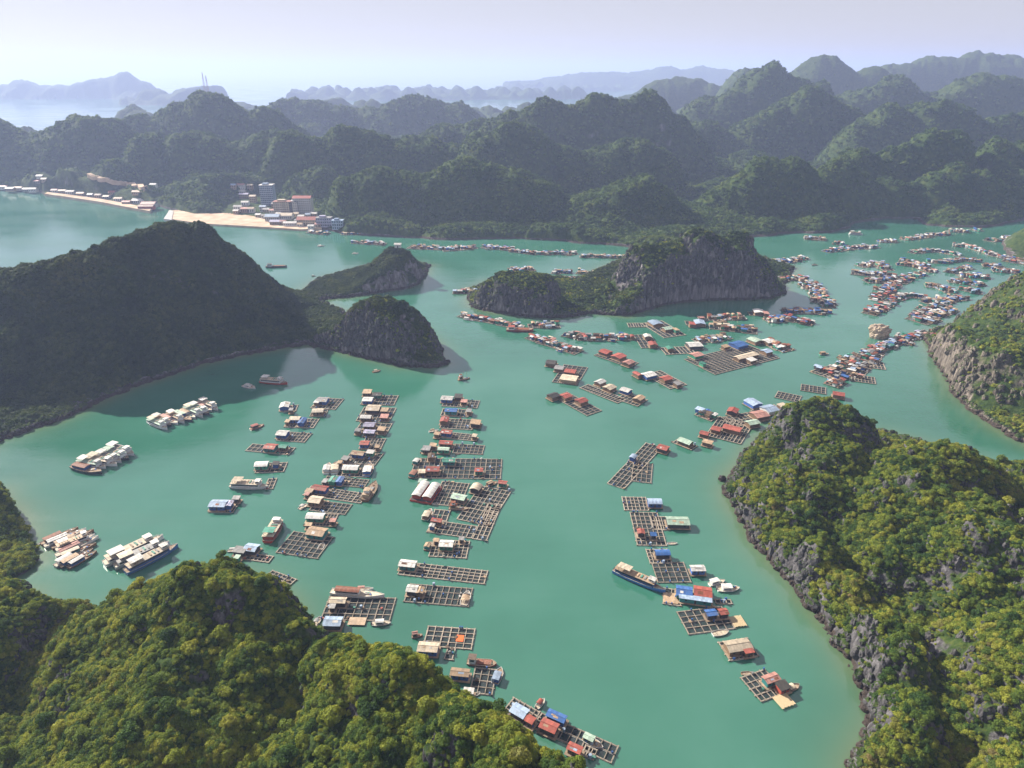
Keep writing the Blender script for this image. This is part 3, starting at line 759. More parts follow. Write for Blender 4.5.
def roof_mb(w, d, kind, rise, z, over=.45, th=.10):
    m = MB(); x0, x1, y0, y1 = -w/2-over, w/2+over, -d/2-over, d/2+over
    if kind == 'c':
        n = 8; pts = [(y0 + (y1-y0)*i/n, z + rise*math.sin(math.pi*i/n)) for i in range(n+1)]
    elif kind == 's':
        pts = [(y0, z), (y1, z + rise)]
    elif kind == 'f':
        pts = [(y0, z), (0, z + .12), (y1, z)]
    else:
        pts = [(y0, z), (0, z + rise), (y1, z)]
    ring0 = [(x0, y, zz) for y, zz in pts] + [(x0, y, zz + th) for y, zz in reversed(pts)]
    ring1 = [(x1, y, zz) for x, y, zz in ring0]
    n = len(ring0)
    m.add(ring0 + ring1, [(i, (i+1) % n, n+(i+1) % n, n+i) for i in range(n)])
    k = len(pts)
    for i in range(k - 1):   # end strips
        a = [ring0[i], ring0[i+1], ring0[n-2-i], ring0[n-1-i]]; m.add(a, [(0,1,2,3)])
        b = [ring1[i], ring1[i+1], ring1[n-2-i], ring1[n-1-i]]; m.add(b, [(3,2,1,0)])
    if kind == 'g':
        m.box(x0, x1, -.12, .12, z + rise + th - .04, z + rise + th + .08)
    return m

def house(root, cx, cy, w, d, roof, wall, kind, rot, rnd, full=True, hgt=2.35, zb=.52):
    """hut on the raft: walls, roof, door and windows; w along its ridge"""
    m = MB()
    open_side = kind == 'o'
    if open_side:
        for sx in (-1, 1):
            for sy in (-1, 1):
                m.box(sx*w/2-.1*(sx > 0)-.0, sx*w/2+.1+.0, sy*d/2-.1, sy*d/2+.1, zb, zb+hgt)
        m.box(-w/2+.1, w/2-.1, d/2-.12, d/2-.02, zb, zb+hgt*.8)
        kind = 'g'
    else:
        m.box(-w/2, w/2, -d/2, d/2, zb, zb + hgt)
        if kind in 'g':
            r_ = min(d * .16, .9)
            for sx in (-1, 1):
                x = sx * (w/2 - .02)
                m.add([(x, -d/2, zb+hgt), (x, d/2, zb+hgt), (x, 0, zb+hgt+r_)], [(0,1,2)])
    h = m.build('house', MW[wall], root); h.location = (cx, cy, 0); h.rotation_euler = (0, 0, rot)
    rise = {'g': min(d * .16, .9), 'c': min(d * .2, 1.1), 's': min(d*.12, .6), 'f': .1}[kind]
    r = roof_mb(w, d, kind, rise, zb + hgt).build('roof', MR[roof], h)
    if full and kind == 'g' and rnd.random() < .8:
        for q in range(rnd.randint(1, 2)):
            a_ = rnd.uniform(-w*.45, w*.15); b_ = a_ + rnd.uniform(.9, 2.4); f0 = rnd.uniform(.05, .4); f1 = f0 + rnd.uniform(.25, .5)
            pm = MB(); pt = lambda x, f: (x, -(d/2+.45)*f, zb + hgt + .10 + rise * (1 - f) + .035)
            pm.add([pt(a_, f1), pt(b_, f1), pt(b_, f0), pt(a_, f0)], [(0,1,2,3)]); pm.build('roof_patch', MR[rnd.choice(['rust','grey','tan','white','paleblue'])], h)
    if full and not open_side:
        for sy in (-1, 1):
            for x in ([-w*.3, w*.3] if w > 3.5 else [w*.25]):
                mm = MB(); mm.box(x-.45, x+.45, sy*(d/2+.02)-.03, sy*(d/2+.02)+.03, zb+1.0, zb+1.75); mm.build('window', M_GLASS, h)
        mm = MB(); mm.box(-.4, .4, -d/2-.05, -d/2+.0, zb+.02, zb+1.9); mm.build('door', MW['dark'], h)
    return h

def raft(root, L, Wd, nx, ny, rnd, full=True, skip=None, bw=.31):
    m = MB()
    z0, z1 = .22, .44
    jx = [(-L/2 + L*i/nx + (rnd.uniform(-.18,.18) if 0 < i < nx else 0)) for i in range(nx+1)]
    jy = [(-Wd/2 + Wd*j/ny + (rnd.uniform(-.15,.15) if 0 < j < ny else 0)) for j in range(ny+1)]
    if not full:
        z1 = .5; bw = bw * 1.1
    for j, y in enumerate(jy):
        w = bw * (1.5 if j in (0, ny) or rnd.random() < .2 else 1)
        m.box(-L/2 - rnd.uniform(.1,.7), L/2 + rnd.uniform(.1,.7), y-w/2, y+w/2, z0, z1)
    for i, x in enumerate(jx):
        w = bw * (1.5 if i in (0, nx) or rnd.random() < .15 else .9)
        m.box(x-w/2, x+w/2, -Wd/2-rnd.uniform(.1,.6), Wd/2+rnd.uniform(.1,.6), z0+.13, z1+.105)
    m.build('cage_frame', M_PLANK, root)
    n = MB(); n.add([(-L/2,-Wd/2,.17),(L/2,-Wd/2,.17),(L/2,Wd/2,.17),(-L/2,Wd/2,.17)], [(0,1,2,3)])
    n.build('net', M_NET, root)
    if full:
        for y in (jy[0], jy[-1], jy[len(jy)//2]):
            f = MB(); f.box(-L/2+.4, L/2-.4, y-.30, y+.30, -.25, .215); f.build('foam_float', M_FOAM, root)
    return jx, jy

def zz(reg, x, y):
    return reg[0] + x / reg[2], reg[1] + y / reg[2]
R2 = (200,370,5.12); R3 = (380,370,5.12); R5 = (200,500,5.12); R6 = (380,500,5.12); R7 = (580,430,5.12); R8 = (590,560,4.096); S1 = (400,620,4.2667)
M1 = (440,270,5.12); M2 = (580,260,5.12); V1 = (760,220,7.314); V2 = (880,220,7.111); Z8 = (768,200,4.0); Z7 = (512,200,4.0); Z6 = (256,200,4.0); R4 = (0,500,5.12); R1 = (0,370,5.12)

def scale_at(px, py, z=0):
    dy = (384 - py) / F; t = (CAMZ - z) / (SP - dy * CP)
    P_ = ground(px, py, z); sl = (CAMZ - z) / P_.length if False else (CAMZ - z) / math.hypot(math.hypot(P_.x, P_.y), CAMZ - z)
    return t / F, t / F / sl       # metres per pixel across and down the picture

def farm(reg, A, B, Cc, nx, ny, houses, label, group=None, full=True, seed=0, extras=(), name='floating_farm', cat='fish farm', hut=None):
    rnd = random.Random(seed * 7919 + int(A[0]*3 + A[1]) )
    a = ground(*zz(reg, *A)); b = ground(*zz(reg, *B)); c = ground(*zz(reg, *Cc))
    u = (b - a); L = u.length; u.normalize(); v = Vector((-u.y, u.x, 0)); wd = (c - a).dot(v); 
    if abs(wd) < 1: wd = math.copysign(1, wd if wd else 1)
    cen = a + u * L / 2 + v * wd / 2; ang = math.atan2(u.y, u.x); wd = abs(wd)
    root = empty(name, (cen.x, cen.y, 0), ang)
    tag(root, label, cat, group)
    if nx: raft(root, L, wd, nx, ny, rnd, full)
    inv = Matrix.Rotation(-ang, 3, 'Z')
    for hs in houses:
        hx, hy, hw, hh, rf = hs[:5]; wl = hs[5] if len(hs) > 5 else 'wood'; kd = hs[6] if len(hs) > 6 else rnd.choice('ggc'); ex = hs[7] if len(hs) > 7 else 0
        px, py = zz(reg, hx, hy); P_ = ground(px, py, 2.9); mx, my = scale_at(px, py, 2.9)
        w = hw / reg[2] * mx * .93; d = hh / reg[2] * my * .74
        ca = abs(math.cos(ang)); 
        if ca < .6: w, d = d, w
        w = max(min(w - .8, 40), 1.8); d = max(min(d - .8, 30), 1.8)
        lp = inv @ (Vector((P_.x, P_.y, 0)) - Vector((cen.x, cen.y, 0)))
        rot = ex
        if d > w * 1.05: w, d = d, w; rot = ex + math.pi / 2
        dk = MB()
        dk.box(-w/2-.9, w/2+.9, -d/2-.9, d/2+.9, .565, .64)
        do = dk.build('deck', M_DECK, root); do.location = (lp.x, lp.y, 0); do.rotation_euler = (0, 0, rot)
        house(root, lp.x, lp.y, w, d, rf, wl, kd, rot, rnd, full, zb=.643)
    if full:
        # drums, crates and a water tank lying about on the walkways
        for k in range(max(4, int(L * wd / 38))):
            x = rnd.uniform(-L/2, L/2); y = rnd.choice([-wd/2, wd/2, 0, rnd.uniform(-wd/2, wd/2)])
            dm = MB(); q = rnd.random()
            if q < .5: dm.cyl(0, 0, 0, .9, .32, 8)
            elif q < .58: dm.cyl(0, 0, 0, 1.5, .55, 10)
            elif q < .8: dm.box(-.5, .5, -.35, .35, 0, .5)
            else: dm.box(-.8, .8, -.5, .5, 0, .28)
            nm, mt = (('barrel', M_DRUM) if q < .5 else ('water_tank', MR['paleblue']) if q < .58 else ('crate', MR[rnd.choice(['white','tan','grey','red','green'])]) if q < .8 else ('folded_net', MR[rnd.choice(['tan','brown','green'])]))
            ob = dm.build(nm, mt, root); ob.location = (x, y, .555); ob.rotation_euler = (0, 0, rnd.uniform(0, 3))
    for e in extras:
        if e[0] == 'tarp':
            px, py = zz(reg, e[1], e[2]); P_ = ground(px, py, .6); mx, my = scale_at(px, py); w = e[3]/reg[2]*mx; d = e[4]/reg[2]*my
            lp = inv @ (Vector((P_.x, P_.y, 0)) - Vector((cen.x, cen.y, 0)))
            mm = MB(); mm.box(lp.x-w/2, lp.x+w/2, lp.y-d/2, lp.y+d/2, .58, .66); mm.build('tarpaulin', M_TARP if e[5] == 'orange' else MR[e[5]], root)
        if e[0] == 'bamboo':
            px, py = zz(reg, e[1], e[2]); P_ = ground(px, py, .6); mx, my = scale_at(px, py); w = e[3]/reg[2]*mx; d = e[4]/reg[2]*my
            lp = inv @ (Vector((P_.x, P_.y, 0)) - Vector((cen.x, cen.y, 0)))
            mm = MB()
            n = max(4, int(w / .5))
            for i in range(n):
                x = lp.x - w/2 + w*(i+.5)/n; mm.box(x-.2, x+.2, lp.y-d/2-rnd.uniform(0,.4), lp.y+d/2+rnd.uniform(0,.4), .60, .70)
            mm.build('bamboo_platform', M_HAY, root)
    return root

def hull_mesh(L, Bm, H_, sheer=.35, bow=.5, flat_stern=.75, mat=None):
    m = MB(); n = 14; rings = []
    for i in range(n + 1):
        t = i / n; x = -L/2 + L * t
        hb = Bm/2 * (flat_stern + (1-flat_stern) * min(1, t/.25)) * (1 if t < bow else max(0.02, 1 - ((t-bow)/(1-bow)) ** 2.1))
        zt = H_ * (1 + sheer * max(0, (t - .45)/.55) ** 2 + .12 * max(0, (.25 - t)/.25))
        zb = -.35 + .3 * max(0, (t-.8)/.2) ** 2
        rings.append([(x, -hb, zt), (x, -hb*.92, zt*.35), (x, -hb*.62, zb), (x, hb*.62, zb), (x, hb*.92, zt*.35), (x, hb, zt)])
    m.loft(rings, 0)
    return m, rings

def boat(reg, P0, P1, kind, hull, roof, label, group=None, name='boat', cat='boat', wr=None, L=None, world_pos=None, full=True):
    if world_pos is None:
        a = ground(*zz(reg, *P0)); b = ground(*zz(reg, *P1)); cen = (a + b) / 2; dv = b - a; L_ = dv.length; ang = math.atan2(dv.y, dv.x)
    else:
        cen, ang, L_ = world_pos
    L = L or L_
    rnd = random.Random(int(cen.x * 31 + cen.y * 17))
    root = empty(name, (cen.x, cen.y, 0), ang); tag(root, label, cat, group)
    wr = wr or {'tour': .24, 'fishing': .30, 'skiff': .32, 'canopy': .30, 'speed': .36, 'barge': .34}[kind]
    Bm = max(L * wr, 1.2); Hh = max(.07 * L, .55) if kind != 'skiff' else max(.08*L, .4)
    Hh = min(Hh, 1.9)
    m, rings = hull_mesh(L, Bm, Hh, .55 if kind == 'fishing' else .3, .55 if kind != 'barge' else .75)
    m.build('hull', M_HULLS[hull], root)
    dk = MB()
    for k in range(len(rings)-1):
        r0, r1 = rings[k], rings[k+1]; z = -.12 if kind != 'skiff' else -.28
        dk.add([(r0[0][0], r0[0][1]*.95, r0[0][2]+z), (r1[0][0], r1[0][1]*.95, r1[0][2]+z), (r1[5][0], r1[5][1]*.95, r1[5][2]+z), (r0[5][0], r0[5][1]*.95, r0[5][2]+z)], [(0,1,2,3)])
    dk.build('deck', M_DECK if kind != 'speed' and hull != 'white' else MR['cream'], root)
    gw = MB()
    for sy in (0, 5):
        for k in range(len(rings)-1):
            p, q = Vector(rings[k][sy]), Vector(rings[k+1][sy]); gw.bar(p, q, .16, .12)
    gw.build('gunwale', MR['white'] if hull in ('white','blue','green') else M_PLANK, root)
    def cab(x0, x1, w, z0, h, wallm, roofm, rk='f', over=.3, win=True, nm='cabin'):
        c = MB(); c.box(x0, x1, -w/2, w/2, z0, z0+h)
        co = c.build(nm, wallm, root)
        if win and full:
            for sy in (-1, 1):
                wn_ = MB()
                if x1 - x0 > 1.6: wn_.box(x0+.5, x1-.5, sy*(w/2+.015)-.02, sy*(w/2+.015)+.02, z0+h*.42, z0+h*.80)
                if wn_.v: wn_.build('window_band', M_GLASS, co)
        r = roof_mb(x1-x0, w, rk, .35, z0+h, over).build('roof', roofm, co); r.location = ((x0+x1)/2, 0, 0)
        return co
    for k in range(3 if full and L > 9 else 0):
        q_ = MB(); q_.box(-.45, .45, -.35, .35, 0, .5); ob = q_.build('crate', MR[rnd.choice(['tan','blue','green','rust','grey','white'])], root); ob.location = (L*rnd.uniform(.1, .34), Bm*rnd.uniform(-.2, .2), Hh - .12); ob.rotation_euler = (0, 0, rnd.uniform(0, 3))
    zt = Hh - .1
    if kind == 'tour':
        cab(-L*.44, L*.30, Bm*.80, zt, 2.1, MW['blue'] if hull == 'blue' else MW['red'] if hull == 'red' and roof == 'green' else M_HULLS['white'], MR[rnd.choice(['cream','tan','palegreen','grey'])], 'f')
        # posts and upper canopy
        for i in range(4):
            x = -L*.38 + L*.20*i/3
            for sy in (-1, 1):
                p = MB(); p.box(x-.07, x+.07, sy*Bm*.36-.07, sy*Bm*.36+.07, zt+2.2, zt+3.9); p.build('post', MR['white'], root)
        up = roof_mb(L*.22, Bm*.74, 'f', .2, zt+3.9, .3).build('canopy', MR[roof], root); up.location = (-L*.28, 0, 0)
        for k in range(3):
            sb = MB(); x = L*(-.04 + .07*k); sb.box(x, x+L*.03, -Bm*.25, Bm*.25, zt+2.26, zt+2.6); sb.build('bench', MR[['tan','green','grey'][k]], root)
        cab(L*.19, L*.30, Bm*.5, zt+2.35, 1.3, M_HULLS['white'], MR['white'], nm='wheelhouse')
        rl = MB()
        for sy in (-1, 1):
            rl.bar((L*.30, sy*Bm*.36, zt+.9), (L*.44, sy*Bm*.14, zt+1.3), .06, .06)
            for i in range(4):
                t = i/3; rl.box(L*(.30+.14*t)-.04, L*(.30+.14*t)+.04, sy*Bm*(.36-.22*t)-.04, sy*Bm*(.36-.22*t)+.04, zt, zt+.9+.4*t)
        rl.build('rail', MR['white'], root)
    elif kind == 'fishing':
        cab(-L*.42, -L*.12, Bm*.62, zt, 2.2, MW['tan'] if hull == 'wood' else M_HULLS['white'], MR[roof], 'f')
        cab(-L*.34, -L*.18, Bm*.45, zt+2.4, 1.5, M_HULLS['white'], MR[roof], 'f', nm='wheelhouse')
        for x, hh in ((-L*.05, 6.5), (L*.22, 5.5)):
            ms = MB(); ms.cyl(x, 0, zt, zt+hh, .12, 6, 0, .06); ms.bar((x, 0, zt+hh*.8), (x+L*.2, Bm*.3, zt+hh*.5), .08, .08); ms.build('mast', MR['tan'], root)
        hb = MB(); hb.box(L*.0, L*.16, -Bm*.2, Bm*.2, zt, zt+.55); hb.build('hatch', MR['grey'], root)
    elif kind == 'canopy':
        cab(-L*.40, L*.04, Bm*.70, zt, 1.7, MW[rnd.choice(['blue','wood','teal'])] if hull != 'white' else M_HULLS['white'], MR[roof], rnd.choice('fgc'), .25)
        hb = MB(); hb.box(L*.14, L*.24, -Bm*.18, Bm*.18, zt, zt+.4); hb.build('hatch', MR[rnd.choice(['tan','grey','rust','palegreen'])], root)
    elif kind == 'barge':
        cab(-L*.42, -L*.2, Bm*.7, zt, 2.6, M_HULLS['white'], MR[roof], 'f')
        hb = MB(); hb.box(-L*.15, L*.33, -Bm*.34, Bm*.34, zt-.1, zt+.5); hb.build('hold_cover', MR['rust'], root)
    elif kind == 'speed':
        cab(-L*.28, L*.12, Bm*.66, zt, 1.3, M_HULLS['white'], MR[roof], 'c', .2)
        ob = MB(); ob.box(-L/2-.45, -L/2+.05, -.3, .3, .1, 1.2); ob.build('outboard_motor', MW['dark'], root)
    elif kind == 'skiff':
        for t in (-.25, .05, .28):
            th = MB(); th.box(L*t-.15, L*t+.15, -Bm*.40, Bm*.40, Hh-.3, Hh-.22); th.build('thwart', M_PLANK, root)
        if roof:
            cv = roof_mb(L*.34, Bm*.8, 'c', .4, Hh+.9, .1).build('canopy', MR[roof], root); cv.location = (-L*.12, 0, 0)
            for sx in (-1, 1):
                for sy in (-1, 1):
                    ps = MB(); ps.box(-L*.12+sx*L*.15-.04, -L*.12+sx*L*.15+.04, sy*Bm*.38-.04, sy*Bm*.38+.04, Hh-.3, Hh+.95); ps.build('post', M_PLANK, root)
    return root
# ---------------------------------------------------------------- farms one can tell apart
# region, near-left corner, near-right corner, far-left corner, cells, huts (x, y, w, h, roof, wall, shape), label
FARMS = [
 # left column of single huts
 (R2,(567,196),(692,204),(585,142),7,4,[(628,152,62,30,'grey','blue','g'),(600,160,30,24,'white','wood','f')],'grey roofed blue hut amid cages, farthest raft of the short left column'),
 (R2,(562,240),(642,238),(570,205),4,2,[(605,208,62,26,'cream','wood','c')],'small tan roofed farm just below the farthest raft of the left column'),
 (R2,(410,216),(490,212),(415,186),3,1,[(434,180,52,34,'white','blue','g'),(466,202,22,18,'grey','wood','s')],'tiny blue walled farm hut standing left of the tan roofed farm'),
 (R2,(432,294),(580,298),(450,250),8,3,[(488,248,58,24,'cream','blue','c'),(523,260,36,38,'blue','blue','g'),(448,262,24,20,'tan','wood','s')],'farm with one tan and one blue roofed hut, cages to its right'),
 (R2,(392,362),(535,372),(402,316),8,3,[(423,323,62,34,'white','blue','g')],'farm with a single white roofed blue hut at its left end'),
 (R2,(235,415),(455,436),(262,380),9,2,[(362,392,66,34,'red','teal','g'),(428,392,44,22,'green','wood','c')],'long narrow farm with red roofed teal hut and green tarpaulin hut'),
 (R2,(282,528),(428,522),(290,482),6,2,[(316,482,72,34,'white','green','c'),(388,478,34,26,'dark','blue','s')],'white domed green hut on a small farm above the big white boat'),
 (R2,(330,612),(372,610),(345,560),2,3,[],'narrow plank raft moored at the bow of the big white boat'),
 (R2,(48,730),(168,732),(62,668),4,2,[(95,684,92,46,'paleblue','blue','g'),(150,684,34,34,'lilac','blue','g'),(186,655,40,22,'grey','wood','s')],'pale blue roofed blue farmhouse at the lower left of the left column'),
 (R5,(190,300),(352,322),(200,268),8,2,[(264,244,74,48,'paleblue','dark','g'),(205,256,70,36,'grey','dark','s'),(190,292,30,18,'palegreen','green','s')],'bluish white roofed farmhouse raft just above the near left hill'),
 (R5,(330,400),(452,446),(365,362),6,3,[],'bare cage raft half hidden behind the near left hill crest'),
 # second column
 (R2,(822,178),(992,182),(840,130),8,3,[(860,150,56,28,'white','blue','g'),(856,112,48,24,'tan','wood','s'),(908,124,50,24,'dark','green','g')],'white, tan and dark roofed huts on the farthest raft of the middle column'),
 (R2,(800,262),(968,268),(842,192),7,4,[(888,194,76,40,'cream','dark','g'),(850,240,62,24,'white','wood','c'),(944,238,44,24,'pink','wood','s'),(945,205,40,22,'tan','wood','s')],'large cream roofed farmhouse in the upper middle column'),
 (R2,(790,326),(952,334),(812,270),6,3,[(868,280,62,30,'lilac','wood','g'),(868,316,62,24,'lilac','dark','g'),(930,302,42,28,'tan','wood','s'),(808,308,30,22,'grey','wood','s')],'farm with paired lilac roofs in the middle column'),
 (R2,(818,408),(922,412),(828,350),6,4,[(843,374,52,28,'red','blue','g'),(908,392,24,20,'tan','wood','s')],'small red roofed hut at left end of cages, middle column'),
 (R2,(735,472),(895,490),(752,412),7,4,[(810,426,72,28,'tan','blue','g'),(744,452,36,28,'grey','wood','s'),(872,420,44,22,'white','green','s')],'tan roofed dark blue farmhouse with white hut behind, middle column'),
 (R2,(700,545),(860,550),(706,480),7,3,[(772,500,88,34,'white','green','c'),(716,472,24,20,'tan','wood','s')],'long white roofed green hall in the middle column'),
 (R2,(625,584),(840,604),(640,545),10,3,[(681,560,40,40,'green','green','g'),(717,562,34,38,'blue','blue','g'),(640,568,26,26,'grey','dark','s')],'green roofed hut and blue roofed hut side by side on cages'),
 (R2,(530,642),(822,684),(560,595),13,4,[(614,604,88,34,'red','blue','g'),(560,618,42,22,'tan','wood','s'),(548,635,26,18,'pink','wood','s')],'long cage raft with a red roofed blue house at its left end'),
 (R2,(560,720),(742,742),(590,670),8,3,[(592,664,72,46,'cream','wood','g')],'cream roofed farmhouse between the red roofed and white green farms'),
 (R5,(540,132),(676,138),(570,70),8,4,[(592,82,100,40,'white','green','c'),(556,126,36,20,'tan','wood','s'),(680,105,34,22,'pink','wood','s')],'white domed green farmhouse at the lower end of the middle column'),
 (R5,(392,270),(600,302),(452,160),7,5,[(598,162,104,56,'tan','teal','g'),(580,150,60,20,'grey','wood','f')],'wide cage field with a big flat tan roofed house at right'),
 (R5,(620,612),(970,622),(700,498),9,4,[(706,514,92,40,'cream','dark','g'),(680,622,100,62,'paleblue','dark','g'),(677,545,34,26,'grey','dark','s')],'large farm beside the hill with cream and big pale blue roofs',(('tarp',805,620,88,36,'tan'),)),
 # third column
 (R3,(318,186),(496,196),(330,150),9,3,[(344,144,66,28,'white','blue','g'),(402,135,44,24,'dark','wood','s'),(430,160,36,18,'pink','wood','s')],'white roofed blue house on the farthest raft of the long right column'),
 (R3,(310,236),(450,242),(318,200),7,2,[(364,206,68,24,'blue','teal','g'),(456,208,28,24,'grey','wood','s')],'bright blue roofed house, second farthest raft of the long right column'),
 (R3,(306,300),(470,308),(318,250),8,4,[(330,254,46,34,'red','wood','g'),(490,268,54,34,'tan','dark','s')],'farm with a small pink red hut left and dark tan shack right'),
 (R3,(285,344),(472,364),(312,316),8,3,[(341,317,62,26,'red','blue','g'),(292,326,32,20,'tan','wood','s'),(484,336,26,22,'cream','wood','s')],'red roofed blue house with narrow cages and tiny cream hut'),
 (R3,(372,426),(522,434),(392,382),7,3,[(338,372,76,26,'red','wood','g'),(326,404,64,22,'palegreen','green','c'),(238,402,44,28,'grey','wood','s'),(272,384,36,24,'tan','wood','s')],'farm with red roof above a pale green hut and grey shacks left'),
 (R3,(155,554),(616,560),(240,455),17,5,[(352,462,72,30,'green','teal','g'),(270,508,76,34,'red','wood','g'),(506,512,46,26,'red','green','g'),(262,440,38,34,'brown','wood','g'),(215,520,36,24,'cream','wood','s')],'widest two row cage raft with green, red and brown roofed huts'),
 (R3,(265,688),(408,702),(290,570),7,6,[(218,568,44,26,'palegreen','green','g')],'cage block to the right of the twin white roofed barge'),
 (R3,(395,765),(560,800),(462,585),7,9,[(492,600,56,42,'cream','dark','c'),(404,650,82,38,'palegreen','dark','g')],'big cage block with cream and pale green domed houses'),
 (R6,(475,200),(545,210),(575,20),3,9,[(628,-90,50,22,'red','green','g')],'slanting cage strip with small red roofed green hut at its far corner'),
 (R6,(240,165),(468,198),(262,105),9,3,[(290,104,62,24,'red','wood','g'),(266,130,30,24,'white','blue','g')],'cage strip with a red roofed hut and white box at lower left'),
 (R6,(262,104),(340,110),(285,52),3,2,[],'small square of cages above the red roofed hut in the long column'),
 (R6,(250,290),(440,300),(262,205),8,5,[(340,224,78,46,'white','green','g'),(418,198,30,18,'grey','wood','s'),(288,206,28,18,'tan','wood','s')],'bright white roofed green house in the middle of its cages'),
 (R6,(92,382),(532,432),(108,318),15,4,[(142,326,94,46,'white','teal','g')],'long bare cage raft with a white house at its left end'),
 (R6,(124,522),(452,548),(146,432),11,3,[(165,454,62,48,'white','dark','g'),(206,462,42,42,'tan','wood','g')],'cage raft with half white half tan roofed house at left'),
 (S1,(100,112),(304,126),(106,28),6,4,[(120,116,94,54,'cream','blue','g')],'cage grid with a cream roof and an orange tarpaulin',(('tarp',256,78,32,26,'orange'),)),
 (S1,(190,168),(222,172),(200,122),1,2,[],'two spare cages hanging below the cream roofed cage grid'),
 (S1,(298,312),(392,322),(312,205),3,4,[(256,224,88,44,'tan','blue','g'),(293,303,48,22,'white','green','s')],'tan roofed house and cages between brown barge and blue boat'),
 (S1,(560,458),(900,612),(600,398),11,2,[(636,452,82,58,'red','dark','g'),(668,410,92,44,'blue','blue','g')],'long slanting farm at the bottom with red white and bright blue roofs'),
 (S1,(440,392),(560,462),(492,338),5,4,[(510,388,78,58,'paleblue','dark','g'),(556,425,44,40,'red','wood','c'),(490,452,50,28,'grey','wood','f')],'pale blue roofed farmhouse with a red domed shed at bottom'),
 (S1,(388,430),(440,444),(400,396),2,1,[(420,410,60,42,'paleblue','grey','s')],'lone pale blue roofed hut next to the bushes at the bottom'),
 (S1,(775,575),(825,598),(800,540),3,2,[(746,547,68,44,'red','wood','g')],'red roofed shed with few cages near the blue green boat'),
 # right column
 (R7,(140,276),(226,304),(392,84),4,12,[(426,90,60,34,'red','dark','g'),(272,136,34,28,'paleblue','blue','c')],'long diagonal cage strip with a red roofed and a pale blue hut'),
 (R7,(262,262),(362,274),(330,170),4,5,[],'short cage strip lying beside the long diagonal one'),
 (R7,(475,66),(570,104),(500,45),6,2,[(540,58,78,30,'palegreen','wood','c')],'narrow raft with a pale arched roof above the diagonal strip'),
 (R7,(228,412),(352,414),(214,346),6,4,[(382,366,78,38,'paleblue','blue','c')],'cage raft ending in a pale blue domed house at right'),
 (R7,(294,592),(442,594),(252,424),6,8,[(312,520,40,32,'red','dark','g'),(376,535,34,24,'blue','dark','s')],'square cage block with small red and blue huts on its planks'),
 (R7,(376,512),(458,514),(368,446),3,3,[(500,466,124,56,'palegreen','dark','g')],'long pale green roofed hall at the right of the square cages'),
 (R7,(360,686),(470,684),(326,616),6,4,[(422,628,82,38,'blue','dark','c')],'bright blue domed house on small cages above the tour boat'),
 (R8,(278,94),(412,92),(246,14),5,4,[(441,34,64,32,'white','blue','g')],'cages with a small white roofed box house at right'),
 (R8,(300,180),(370,190),(320,120),2,2,[(386,128,70,54,'blue','teal','g'),(462,130,78,54,'red','teal','g'),(432,158,142,20,'paleblue','teal','s')],'long hall with blue and red roof halves beside the blue tour boat',(('tarp',330,155,60,40,'tan'),)),
 (R8,(516,180),(580,182),(520,164),3,1,[],'tiny landing stage right of the long blue roofed hall'),
 (R8,(404,306),(592,282),(352,216),6,4,[(496,216,50,34,'blue','dark','g'),(546,212,40,32,'red','dark','g')],'cages with adjoining blue and red roofs and a bamboo landing',(('bamboo',605,250,54,36),)),
 (R8,(572,414),(690,395),(516,342),6,3,[(606,350,112,58,'cream','wood','g'),(650,372,44,20,'red','wood','s')],'wide cream grey roofed farmhouse with few cages on its left'),
 (R8,(700,582),(800,545),(614,486),5,4,[(742,484,74,40,'pink','teal','g'),(790,515,56,40,'dark','red','s')],'nearest farm, pink roofed teal hut with bamboo landing at corner',(('bamboo',794,576,70,40),)),
]
for i, fm in enumerate(FARMS):
    farm(fm[0], fm[1], fm[2], fm[3], fm[4], fm[5], fm[6], fm[7], 'fish farms in the near bay', True, i + 1, fm[8] if len(fm) > 8 else ())

